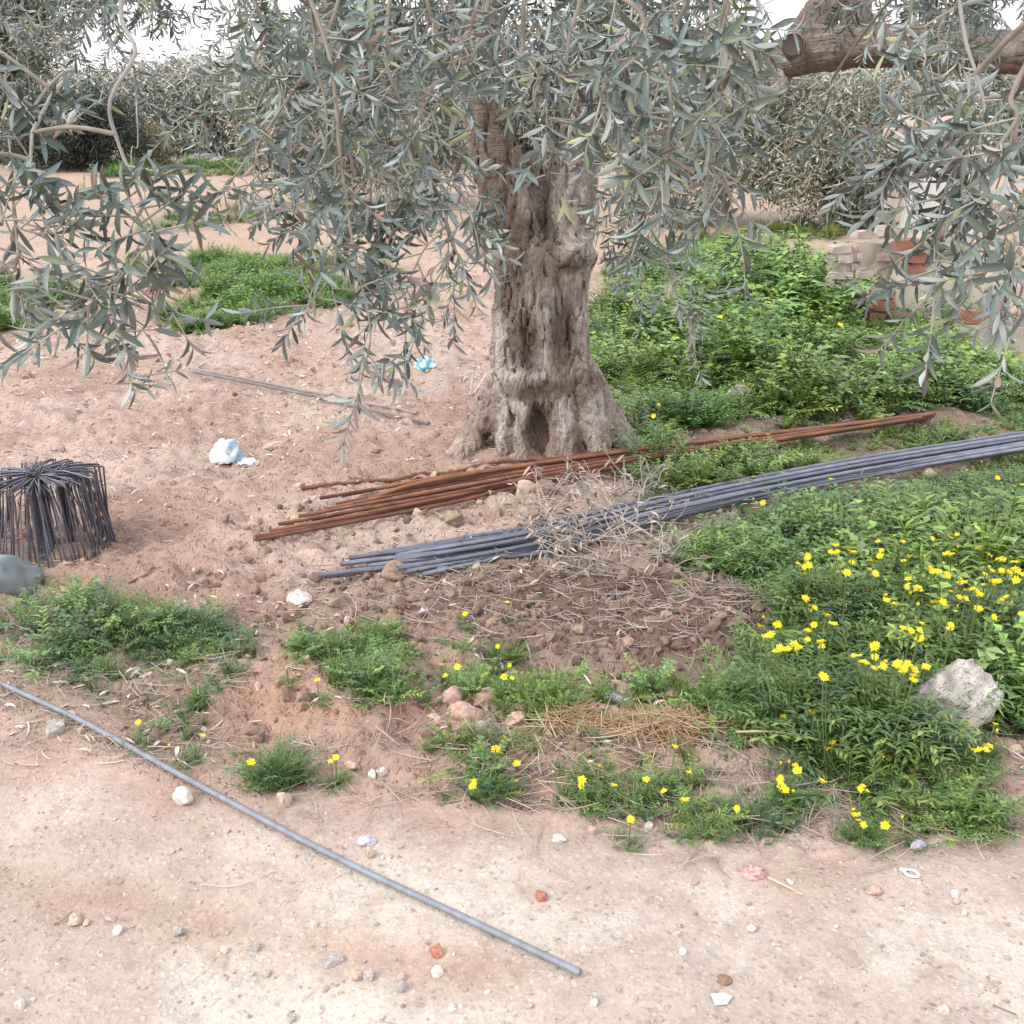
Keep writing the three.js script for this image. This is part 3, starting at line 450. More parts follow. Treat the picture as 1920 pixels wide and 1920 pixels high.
  const own = new Set(seen), tints = [[1.1, 1.1, 1.08], [0.85, 0.87, 0.88], [1.25, 1.22, 0.95], [0.78, 0.52, 0.53]].map((c) => std({ vertexColors: true, roughness: 0.5, color: rgb(...c) }));
  for (const i of seen) { const l = leaves[i], m = mesh('leaf', leafGeos[i % NL], tints[l.c[0] > l.c[1] * 1.3 ? 3 : l.c[0] > l.c[2] ? 2 : i % 2], tree); m.applyMatrix4(mat(l)); }
  const rest = leafGeos.map(() => []); leaves.forEach((l, i) => { if (!own.has(i)) rest[i % NL].push({ m: mat(l), c: l.c }); });
  rest.forEach((l, i) => tag(inst('foliage', leafGeos[i], leafMat, l, tree), null, null, null, 'stuff'));
  console.log('leaves', leaves.length);
}

// ---------------------------------------------------------------- background olives, bushes
function sprigGeo(seed, n, leafL, spread, top, under) {
  const R = rng(seed), mb = new MB();
  for (let k = 0; k < n; k++) {
    const p = V((R() - 0.5) * spread, (R() - 0.5) * spread, (R() - 0.5) * spread), d = V(R() - 0.5, R() - 0.65, R() - 0.5).normalize(), nn = V(R() - 0.5, R(), R() - 0.5); nn.addScaledVector(d, -nn.dot(d)).normalize();
    const v = 0.7 + 0.6 * R(), c = (R() < 0.4 ? under : top).map((q) => q * v); mb.leaf(p, d, nn, leafL * (0.7 + 0.5 * R()), leafL * 0.13, c, 0.1);
  }
  for (let k = 0; k < 3; k++) { const a = V((R() - 0.5) * spread, (R() - 0.5) * spread, (R() - 0.5) * spread), b = a.clone().add(V(R() - 0.5, R() - 0.5, R() - 0.5).multiplyScalar(spread)); mb.tube([a, b], [0.006 * spread * 3, 0.004 * spread * 3], 3, [0.24, 0.21, 0.17], false); }
  return mb.geo();
}
const crownMat = std({ vertexColors: true, roughness: 0.7 });
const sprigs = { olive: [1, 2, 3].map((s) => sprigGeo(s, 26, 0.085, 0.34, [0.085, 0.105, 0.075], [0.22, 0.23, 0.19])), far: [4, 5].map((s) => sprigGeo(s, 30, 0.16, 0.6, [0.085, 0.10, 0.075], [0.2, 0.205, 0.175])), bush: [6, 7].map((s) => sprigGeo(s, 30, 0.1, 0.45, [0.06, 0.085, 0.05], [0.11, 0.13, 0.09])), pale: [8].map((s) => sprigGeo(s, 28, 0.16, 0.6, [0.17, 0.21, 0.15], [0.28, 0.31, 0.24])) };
function backTree(name, label, cat, bx, by, kind, blobs, count, o = {}) {
  const g = onGround(bx, by), d = depthOf(g), R = rng(bx * 31 + by), t = thing(name, label, cat, g, o.group), s = d / F;
  const L = (px, py, dz = 0) => inPlane(px, py, g.z + dz).sub(g), tr = new MB();
  const barkC = (q, a, x, y, z) => mix3(BARK, BARK_PALE, 0.4 + fbm(x * 6, y * 4, z * 6, 3)).map((k) => k * (o.barkTone || 1));
  if (o.trunk) { const pts = spline(o.trunk.map(([x, y]) => L(x, y)), 24); tr.tube(pts, (q, a, p) => s * lerp(o.trunk[0][2], o.trunk[o.trunk.length - 1][2], q) * (1 + 0.35 * fbm(p.x * 5 + Math.cos(a), p.y * 5, p.z * 5 + Math.sin(a), 3)) * (1 + 0.5 * Math.max(0, 0.12 - q) * 8), 12, barkC); }
  const list = sprigs[kind].map(() => []);
  const tot = blobs.reduce((q, b) => q + b[2] * b[3], 0);
  for (const [cx, cy, rx, ry, dz = 0] of blobs) {
    const c = L(cx, cy, dz), ax = rx * s, ay = ry * s, az = Math.max(ax, ay) * 0.8, n = Math.round(count * rx * ry / tot);
    if (o.trunk) { const e = o.trunk[o.trunk.length - 1], a = L(e[0], e[1]); tr.tube(spline([a, a.clone().lerp(c, 0.5).add(V((R() - 0.5) * 0.3, 0.15, 0)), c], 8), (q) => s * lerp(e[2] * 0.6, 3, q), 6, barkC, false); }
    for (let k = 0; k < n; k++) {
      const u = V(R() * 2 - 1, R() * 2 - 1, R() * 2 - 1); if (u.length() > 1) { k--; continue; } u.normalize().multiplyScalar(R() ** (o.fill || 0.45));
      const p = V(c.x + u.x * ax, c.y + u.y * ay, c.z + u.z * az), gap = fbm(p.x * 1.4 / (s * 300) + 9 * cx, p.y * 1.4 / (s * 300), p.z * 1.4 / (s * 300), 3); if (gap < -0.1 && R() < 0.85) continue;
      if (p.y < 0.1) p.y = 0.1 + R() * 0.3;
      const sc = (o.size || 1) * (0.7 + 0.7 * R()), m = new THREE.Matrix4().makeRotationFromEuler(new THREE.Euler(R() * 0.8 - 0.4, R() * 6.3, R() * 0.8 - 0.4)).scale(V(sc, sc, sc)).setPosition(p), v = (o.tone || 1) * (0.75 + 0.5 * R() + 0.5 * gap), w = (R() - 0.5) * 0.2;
      list[(R() * list.length) | 0].push({ m, c: [v * (1 + w + (o.warm || 0)), v, v * (1 - w - (o.warm || 0))] });
    }
  }
  if (tr.p.length) tr.build('trunk', barkMat, t);
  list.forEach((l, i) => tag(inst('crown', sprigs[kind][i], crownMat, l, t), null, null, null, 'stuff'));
  return t;
}
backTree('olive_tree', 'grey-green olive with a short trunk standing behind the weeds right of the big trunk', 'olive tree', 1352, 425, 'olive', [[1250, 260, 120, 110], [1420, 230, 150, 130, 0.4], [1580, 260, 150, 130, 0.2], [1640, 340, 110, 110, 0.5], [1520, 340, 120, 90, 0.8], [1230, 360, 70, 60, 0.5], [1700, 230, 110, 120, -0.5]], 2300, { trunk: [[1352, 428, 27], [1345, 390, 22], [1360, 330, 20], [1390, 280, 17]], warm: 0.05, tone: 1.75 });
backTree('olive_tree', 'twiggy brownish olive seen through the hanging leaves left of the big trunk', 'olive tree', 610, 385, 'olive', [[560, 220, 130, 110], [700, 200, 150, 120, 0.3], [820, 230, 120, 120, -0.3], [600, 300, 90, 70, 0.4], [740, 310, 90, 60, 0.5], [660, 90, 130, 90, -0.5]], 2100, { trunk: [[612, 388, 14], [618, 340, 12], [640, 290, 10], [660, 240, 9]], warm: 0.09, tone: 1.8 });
backTree('olive_tree', 'pale washed-out tall tree at the far left corner of the grove', 'olive tree', 20, 300, 'pale', [[-40, 80, 110, 130], [50, 40, 80, 90], [-90, 180, 90, 90], [30, -40, 100, 70]], 800, { trunk: [[20, 302, 12], [15, 230, 11], [0, 150, 9]], size: 1.2 });  // pale sprig colours have the haze of distance mixed in
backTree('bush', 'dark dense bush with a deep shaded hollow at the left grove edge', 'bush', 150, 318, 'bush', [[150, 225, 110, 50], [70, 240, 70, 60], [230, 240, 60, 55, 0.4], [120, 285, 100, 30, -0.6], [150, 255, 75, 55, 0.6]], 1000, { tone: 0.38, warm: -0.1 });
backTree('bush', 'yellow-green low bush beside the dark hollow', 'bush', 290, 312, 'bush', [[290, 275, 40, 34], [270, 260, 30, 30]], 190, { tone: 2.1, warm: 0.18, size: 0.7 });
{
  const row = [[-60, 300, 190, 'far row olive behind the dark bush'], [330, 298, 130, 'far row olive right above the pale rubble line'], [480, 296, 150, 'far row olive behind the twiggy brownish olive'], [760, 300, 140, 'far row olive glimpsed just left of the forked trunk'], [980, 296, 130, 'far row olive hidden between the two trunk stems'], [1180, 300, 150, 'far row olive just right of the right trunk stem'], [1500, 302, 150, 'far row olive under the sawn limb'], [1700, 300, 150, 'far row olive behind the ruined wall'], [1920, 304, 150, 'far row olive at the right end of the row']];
  for (const [x, y, r, label] of row) backTree('olive_tree', label, 'olive tree', x, y, 'far', [[x, 195, r, 70], [x - r * 0.5, 220, r * 0.6, 60, 0.8], [x + r * 0.5, 225, r * 0.6, 60, 0.8], [x + 20, 160, r * 0.6, 40, -1], [x - 10, 268, r * 0.9, 34, 0.5]], 700, { trunk: [[x, y + 2, 9], [x + 6, y - 30, 8], [x - 4, y - 70, 6]], tone: 2.2, warm: -0.03, group: null });  // raised crown tone paints the distance haze into the leaves
}
tag(backTree('treeline', 'low grey-green mass of trees closing the grove in the distance', null, 700, 235, 'far', Array.from({ length: 16 }, (_, k) => [-500 + k * 180, 165 + 12 * Math.sin(k * 2.3), 130, 34 + 8 * Math.sin(k * 5.1), -k % 3]), 1800, { size: 2.6, tone: 2.3, warm: -0.04 }), null, null, null, 'stuff');  // leaf tone lightened to stand for haze, as there is no fog

// ---------------------------------------------------------------- ruined walls on the right
{
  const R = rng(99), brickMats = [[0.40, 0.19, 0.125], [0.34, 0.15, 0.10], [0.48, 0.24, 0.16], [0.58, 0.46, 0.39], [0.64, 0.57, 0.49], [0.52, 0.37, 0.30]].map((c) => std({ color: rgb(...c), roughness: 0.95, bumpMap: soilBump, bumpScale: 0.006 }));
  const roughBox = (w, h, d, amp, seed, n = 3) => { const g = new THREE.BoxGeometry(w, h, d, n * 2, n * 2, n), p = g.attributes.position; for (let i = 0; i < p.count; i++) { const x = p.getX(i), y = p.getY(i), z = p.getZ(i); p.setXYZ(i, x + amp * N3(x * 9 + seed, y * 9, z * 9), y + amp * N3(x * 9, y * 9 + seed, z * 9 + 4), z + amp * N3(x * 9 + 7, y * 9, z * 9 + seed)); } g.computeVertexNormals(); return g; };
  const brickGeos = [1, 2, 3].map((s) => roughBox(0.22, 0.085, 0.11, 0.022, s * 5));
  const mortar = std({ color: rgb(0.50, 0.45, 0.37), roughness: 0.97, bumpMap: soilBump, bumpScale: 0.01 });
  const brick = (parent, x, y, z, turn = 0, mat = (R() * 3) | 0, s = 1) => { const b = mesh('brick', brickGeos[(R() * 3) | 0], brickMats[mat], parent); b.position.set(x, y, z); b.rotation.set((R() - 0.5) * 0.06, turn + (R() - 0.5) * 0.08, (R() - 0.5) * 0.06); b.scale.setScalar(s); return b; };
  // the broken stub: coursed bricks at its left, a rendered face at its right
  const a = onGround(1545, 612), w = thing('ruined_wall', 'broken stub of brick wall with pale worn bricks left and grey render right', 'ruined wall', a);
  for (let k = 0; k < 9; k++) for (let i = 0; i < 4 - (k > 6 ? 1 + (k > 7) : 0); i++) { const b = brick(w, 0.1 + i * 0.172 + (k % 2) * 0.05 + (R() - 0.5) * 0.03, 0.035 + k * 0.066, -0.19 - 0.066 * i + (R() - 0.5) * 0.035, 0.366, R() < 0.72 ? 3 : R() < 0.6 ? 4 : 5, 0.72); b.scale.set(0.55 + 0.3 * R(), 0.6 + 0.12 * R(), 0.8); b.rotation.z += (R() - 0.5) * 0.1; }
  for (let k = 0; k < 12; k++) { const b = brick(w, 0.05 + R() * 0.75, 0.03 + 0.05 * R(), 0.02 + 0.2 * R() - 0.2, R() * 3, R() < 0.7 ? 3 : 4, 0.4 + 0.3 * R()); b.rotation.z = R() - 0.5; }
  const core = mesh('mortar', roughBox(0.68, 0.6, 0.09, 0.03, 3, 6), mortar, w); core.position.set(0.36, 0.3, -0.30); core.rotation.y = 0.366;
  const sh = new THREE.Shape([[0.38, 0], [1.28, 0], [1.24, 0.24], [1.1, 0.42], [1.05, 0.7], [0.86, 0.78], [0.7, 0.74], [0.64, 0.52], [0.56, 0.42], [0.5, 0.2]].map(([x, y]) => new THREE.Vector2(x, y)));
  const fg = new THREE.ExtrudeGeometry(sh, { depth: 0.2, bevelEnabled: true, bevelSize: 0.02, bevelThickness: 0.02, bevelSegments: 2 }); fg.scale(0.98, 1, 1); const face = mesh('rendered_face', fg, std({ color: rgb(0.46, 0.415, 0.34), roughness: 0.97 }), w); face.position.set(0.02, -0.03, -0.2);
  for (const [x, y, s] of [[0.60, 0.62, 1.05], [0.66, 0.53, 0.9], [0.63, 0.45, 0.75], [0.40, 0.26, 0.85], [0.42, 0.17, 0.85], [0.41, 0.08, 0.75]]) brick(w, x, y, 0.0, 0.1, (R() * 2) | 0, s);
  for (const [x, y] of [[0.685, 0.40], [0.68, 0.30], [0.66, 0.18], [0.645, 0.07]]) { const h = mesh('painted_hollow', new THREE.SphereGeometry(0.022, 8, 6), std({ color: rgb(0.03, 0.02, 0.03) }), w); h.position.set(x, y, 0.005); h.scale.set(1, 1.1, 0.5); }  // solid near-black domes; the shade inside the brick holes is painted
  for (const [x, y, z] of [[0.3, 0.66, -0.3], [0.5, 0.68, -0.25], [0.92, 0.78, -0.1]]) brick(w, x, y, z, 0.5, 3, 0.7);
  // upright pier behind
  const b = onGround(1770, 590), pier = thing('brick_pier', 'tall pale rendered pier with bare red bricks on its left edge behind leaves', 'pier', b.clone().add(V(0, 0, -0.6)));
  const pm = mesh('rendered_face', roughBox(0.62, 1.45, 0.3, 0.035, 8, 8), std({ color: rgb(0.62, 0.60, 0.57), roughness: 0.96, bumpMap: soilBump, bumpScale: 0.008 }), pier); pm.position.set(0.05, 0.7, 0);
  for (let k = 0; k < 13; k++) brick(pier, -0.32 + 0.03 * Math.sin(k * 2), 0.06 + k * 0.108, 0.02, 0, k > 8 && k < 11 ? (R() * 2) | 0 : 3 + (k % 2), 0.95);
  const cap = mesh('coping', roughBox(0.72, 0.07, 0.36, 0.02, 4), std({ color: rgb(0.6, 0.5, 0.43), roughness: 0.95 }), pier); cap.position.set(0.03, 1.46, 0);
  // low wall with its brick top
  const c0 = onGround(1800, 650), c1 = onGround(1990, 668), lw = thing('low_wall', 'low grey wall stub topped with a course of red bricks at the right edge', 'low wall', c0, null, -Math.atan2(c1.z - c0.z, c1.x - c0.x));
  const base = mesh('rendered_face', roughBox(1.5, 0.2, 0.2, 0.03, 6, 8), mortar, lw); base.position.set(0.7, 0.08, 0);
  for (let k = 0; k < 6; k++) brick(lw, 0.05 + k * 0.235, 0.225, 0, 0, (R() * 3) | 0, 0.98);
  // rubble line by the far hedge
  for (const [x, y, l] of [[330, 306, 'left pale slab of the rubble line before the far row'], [385, 302, 'middle pale slab of the rubble line before the far row'], [430, 308, 'right pale slab of the rubble line before the far row']]) { const p = onGround(x, y), o = tag(mesh('rubble_slab', roughBox(0.9, 0.14, 0.4, 0.15, x, 4), mortar), l, 'rubble', 'slabs of the far rubble line'); o.position.copy(p).add(V(0, 0.05, 0)); o.rotation.y = R(); }
}

// ---------------------------------------------------------------- steel
function ribTexture() { const W = 8, h = 64, a = new Uint8Array(W * h * 4); for (let y = 0; y < h; y++) for (let x = 0; x < W; x++) { const v = (y % 32) < 12 ? 255 : 60; a.set([v, v, v, 255], (y * W + x) * 4); } const t = new THREE.DataTexture(a, W, h); t.wrapS = t.wrapT = THREE.RepeatWrapping; t.magFilter = THREE.LinearFilter; t.needsUpdate = true; return t; }
const steelMat = std({ vertexColors: true, roughness: 0.42, metalness: 0.45 }), rustMat = std({ vertexColors: true, roughness: 0.85, metalness: 0.1 });
function barGeo(pts, r, n, color, rib = 0, o = null) {
  const mb = new MB(); const c = spline(pts, n);
  if (o) { const up = c.map((p) => H(p.x + o.x, p.z + o.z) + r * 0.8 - o.y - p.y).map((v) => Math.max(0, v)); c.forEach((p, i) => { let m = 0; for (let k = -6; k <= 6; k++) m += up[clamp(i + k, 0, n)] / 13; p.y += Math.max(m, up[i] * 0.9); }); }
  mb.tube(c, (t, a, p) => r * (1 + rib * (Math.sin(t * n * 1.57 + a) > 0.2 ? 1 : 0)), 8, color); return mb.geo();
}
const R0 = rng(31);
{
  // rusted pile beside the trunk
  const ends = [[478, 1006, 0], [482, 1012, 0], [505, 996, 0.012], [522, 983, 0.02], [530, 992, 0.01], [560, 968, 0.026], [585, 975, 0.012], [610, 955, 0.03], [565, 922, 0.0], [600, 934, 0.02], [630, 946, 0.03], [640, 930, 0.012], [690, 935, 0.04]];
  const rusty = [], blueBars = [];
  ends.forEach(([x, y, lift], i) => {
    const q = clamp((y - 921) / 90), a = onGround(x, y, 0.012 + lift), e = onGround(1725 + 30 * R0(), 775 + 9 * q, 0.05 + lift), m = onGround(1150, lerp(846, 878, q), 0.035 + lift * 1.2), b = onGround(820, lerp(890, 948, q), 0.02 + lift * 1.3), tone = 0.8 + 0.5 * R0(), hue = R0();
    const col = (t, an, X, Y, Z) => { const n = fbm(X * 14, Y * 14, Z * 14, 3); return mix3(mix3([0.18, 0.075, 0.04], [0.25, 0.115, 0.06], hue), [0.085, 0.048, 0.038], clamp(0.5 + n * 1.4 - 0.3 * hue)).map((k) => k * tone); };
    const o = tag(mesh('rusty_bar', barGeo([a, b, m, e].map((p) => p.clone().sub(a)), 0.0085, 150, col, 0.07, a), rustMat), 'long brown rusted steel bar in the pile in front of the trunk', 'steel bar', 'rusted bars piled in front of the trunk'); o.position.copy(a); rusty.push(o);
  });
  ordinals(rusty, 'brown rusted bar before the trunk, left tip # among rusted tips');
  // grey-blue pile in front
  const blue = [[578, 1086, 0], [600, 1078, 0.006], [638, 1058, 0.016], [655, 1046, 0.01], [690, 1062, 0.02], [690, 1040, 0.018], [735, 1032, 0.012], [738, 1052, 0.03], [745, 1066, 0.03], [760, 1072, 0.016], [790, 1078, 0.006], [742, 1042, 0.03], [820, 1082, 0.0]];
  blue.forEach(([x, y, lift], i) => {
    const q = clamp((y - 1030) / 56), a = onGround(x, y, 0.012 + lift), e = onGround(2050, lerp(790, 822, q), 0.06 + lift), e0 = onGround(1600, lerp(860, 898, q), 0.055 + lift), m = onGround(1250, lerp(928, 974, q), 0.045 + lift * 1.2), b = onGround(1000, lerp(985, 1040, q), 0.02 + lift * 1.3), tone = 0.8 + 0.45 * R0();
    const col = (t, an, X, Y, Z) => { const n = fbm(X * 18, Y * 18, Z * 18, 3); return mix3([0.22, 0.245, 0.30], [0.13, 0.13, 0.155], clamp(0.35 + n * 1.3)).map((k) => k * tone); };
    const o = tag(mesh('grey_bar', barGeo([a, b, m, e0, e].map((p) => p.clone().sub(a)), 0.0098, 190, col, 0.06, a), steelMat), 'long blue-grey steel bar in the pile under the dry brush', 'steel bar', 'blue-grey bars piled under the dry brush'); o.position.copy(a); blueBars.push(o);
  });
  ordinals(blueBars, 'blue-grey steel bar under the brush, left tip # in its pile');
  // the single ribbed bar in the foreground
  {
    const pts = [[-160, 1205], [0, 1281], [160, 1356], [400, 1487], [640, 1612], [860, 1716], [1088, 1824]].map(([x, y]) => onGround(x, y, 0.012)), a = pts[6].clone(), mb = new MB(), n = 1150, c = spline(pts, n);
    for (const p of c) p.y = Math.max(p.y, H(p.x, p.z) + 0.006);
    for (let k = 0; k < 3; k++) for (let i = 3; i < c.length - 3; i++) c[i].y = Math.max(c[i].y, (c[i - 3].y + c[i + 3].y) / 2);
    mb.tube(c.map((p) => p.clone().sub(a)), (t, an) => { const u = (t * n / 5 + an / 6.283 * 0.9) % 1, side = Math.abs(Math.sin(an)); return 0.0077 * (1 + (u < 0.45 ? 0.14 * side : 0) + (side < 0.25 ? 0.07 : 0)); }, 12, (t, an, X, Y, Z) => { const q = fbm(X * 30, Y * 30, Z * 30, 3); return mix3([0.27, 0.30, 0.34], [0.17, 0.165, 0.17], clamp(0.4 + q)); });
    const o = tag(mesh('ribbed_bar', mb.geo(), std({ vertexColors: true, roughness: 0.62, metalness: 0.25 })), 'single grey ribbed steel bar slanting across the dirt track', 'steel bar'); o.position.copy(a);
  }
  // two slim poles on the field
  for (const [x0, y0, x1, y1, l, r, s] of [[355, 690, 782, 781, 'slim pale pole, upper of two lying together on the field', 0.010, 1], [362, 696, 804, 794, 'slim pale pole, lower and longer of two lying together on the field', 0.010, 0.75]]) {
    const a = onGround(x0, y0, 0.015), b = onGround(x1, y1, 0.02), mid = onGround((x0 + x1) / 2, (y0 + y1) / 2 - 3, 0.03);
    const o = tag(mesh('slim_pole', barGeo([a, mid, b].map((p) => p.clone().sub(a)), r, 60, (t, an, X, Y, Z) => mix3([0.36, 0.31, 0.28], [0.2, 0.17, 0.16], clamp(0.4 + fbm(X * 20, Y * 20, Z * 20, 3))).map((k) => k * s), 0, a), rustMat), l, 'pole', 'slim poles on the field'); o.position.copy(a);
  }
  // bundle of bent stirrups
  {
    const c = onGround(92, 1043), st = thing('stirrup_bundle', 'upright fanned bundle of bent dark steel stirrups tied at the top', 'stirrup bundle', c), R = rng(8);
    const stir = (az, r0, r1, h, lean, tone, dx = 0, dz = 0, w = 0.0031) => {
      const d = V(Math.cos(az), 0, Math.sin(az)), q = (r, y) => V(dx + d.x * r + lean.x * y, y, dz + d.z * r + lean.z * y), k = 0.022;
      const raw = [q(0.028, h + 0.016), q(0.012, h + 0.002), q(0.05, h + 0.004), q(r0 - k, h - 0.004), q(r0 - 0.003, h - 0.009), q(r0, h - 0.012 - k), q(lerp(r0, r1, 0.5), h * 0.5), q(r1, k + 0.01), q(r1 - k, 0.008), q(r1 * 0.4, 0.012), q(0.05, 0.02), q(0.035, 0.06), q(0.025, h * 0.5), q(0.02, h - 0.03)];
      const pts = new THREE.CatmullRomCurve3(raw, false, 'centripetal').getPoints(52), mb = new MB();
      mb.tube(pts, w, 6, (t, an, x, y, z) => mix3([0.13, 0.145, 0.18], [0.14, 0.10, 0.095], clamp(0.35 + 1.3 * fbm(x * 12, y * 12 + az, z * 12, 2))).map((v) => v * tone)); mb.build('stirrup', steelMat, st);
    };
    for (let k = 0; k < 110; k++) { const az = k / 110 * 6.283 + (R() - 0.5) * 0.1, f = 0.5 + 0.5 * Math.sin(az); stir(az, 0.15 + 0.04 * R(), 0.19 + 0.07 * R(), 0.335 + 0.03 * R() - 0.02 * f, V((R() - 0.5) * 0.09, 0, (R() - 0.5) * 0.08), 0.75 + 0.5 * R()); }
    for (let k = 0; k < 15; k++) { const az = lerp(-0.75, 0.5, k / 14); stir(az, 0.13 + 0.03 * R(), 0.17 + 0.03 * R(), 0.335 + 0.04 * R(), V(0.02 + 0.16 * R(), 0, 0.05 * R()), 0.8 + 0.5 * R(), 0.055, -0.02, 0.0034); }
    const tie = new MB(); for (let k = 0; k < 3; k++) { const ring = []; for (let a = 0; a <= 20; a++) ring.push(V(0.035 * Math.cos(a / 20 * 6.283), 0.325 + 0.008 * k + 0.004 * Math.sin(a), 0.035 * Math.sin(a / 20 * 6.283))); tie.tube(ring, 0.0016, 5, [0.2, 0.19, 0.19], false); } tie.build('tie_wire', steelMat, st);
  }
}

// ---------------------------------------------------------------- stones, clods, pebbles
function stoneGeo(seed, detail = 3, amp = 0.35, sharp = 0.5, tone = null) {
  const g0 = new THREE.IcosahedronGeometry(1, detail); g0.deleteAttribute('uv'); g0.deleteAttribute('normal'); const g = mergeVertices(g0, 1e-4), p = g.attributes.position, c = [], R = rng(seed), cuts = Array.from({ length: 7 }, () => [V(R() - 0.5, R() - 0.5, R() - 0.5).normalize(), 0.5 + 0.34 * R()]);
  for (let i = 0; i < p.count; i++) {
    const v = V(p.getX(i), p.getY(i), p.getZ(i)), k = 1 + amp * fbm(v.x * 1.3 + seed, v.y * 1.3, v.z * 1.3, 3) ; v.multiplyScalar(k);
    for (const [n, d] of cuts) { const e = v.dot(n) - d; if (e > 0) v.addScaledVector(n, -e * sharp); }
    v.multiplyScalar(1 + (detail > 1 ? 0.22 * fbm(v.x * 4 + seed, v.y * 4, v.z * 4, 4) + (detail > 5 ? 0.1 * fbm(v.x * 14, v.y * 14 + seed, v.z * 14, 3) : 0) - 0.08 * Math.abs(N3(v.x * 5, v.y * 5 + seed, v.z * 5)) : 0)); p.setXYZ(i, v.x, v.y, v.z); const t = 0.85 + 1.0 * fbm(v.x * 3, v.y * 3 + seed, v.z * 3, 4); const sp = detail > 5 ? 1 + 0.9 * Math.min(0, N3(v.x * 9, v.y * 9, v.z * 9)) : 1; c.push(t * sp, t * sp * 0.99, t * sp * 0.96);
  }
  if (detail > 5) { const uv = []; for (let i = 0; i < p.count; i++) uv.push(p.getX(i) * 0.07 + p.getZ(i) * 0.02, p.getY(i) * 0.07 - p.getZ(i) * 0.06); g.setAttribute('uv', new THREE.Float32BufferAttribute(uv, 2)); }
  g.setAttribute('color', new THREE.Float32BufferAttribute(c, 3)); g.computeVertexNormals(); return g;
}
const stoneGeos = Array.from({ length: 8 }, (_, k) => stoneGeo(k * 13 + 3, 4, 0.45, 0.9)), smallStone = Array.from({ length: 4 }, (_, k) => { const g = stoneGeo(k * 7 + 1, 1, 0.7, 0.9).toNonIndexed(); g.computeVertexNormals(); return g; });
const stoneMats = new Map();
const stoneMat = (c) => { const k = c.join(); if (!stoneMats.has(k)) stoneMats.set(k, std({ vertexColors: true, color: rgb(...c), roughness: 0.95 })); return stoneMats.get(k); };
const S_WHITE = [0.66, 0.62, 0.55], S_GREY = [0.42, 0.39, 0.36], S_PINK = [0.52, 0.36, 0.29], S_TAN = [0.54, 0.43, 0.33], S_RED = [0.45, 0.2, 0.14], S_CLOD = [0.34, 0.24, 0.175], S_DARK = [0.22, 0.19, 0.18];
const RS = rng(55);
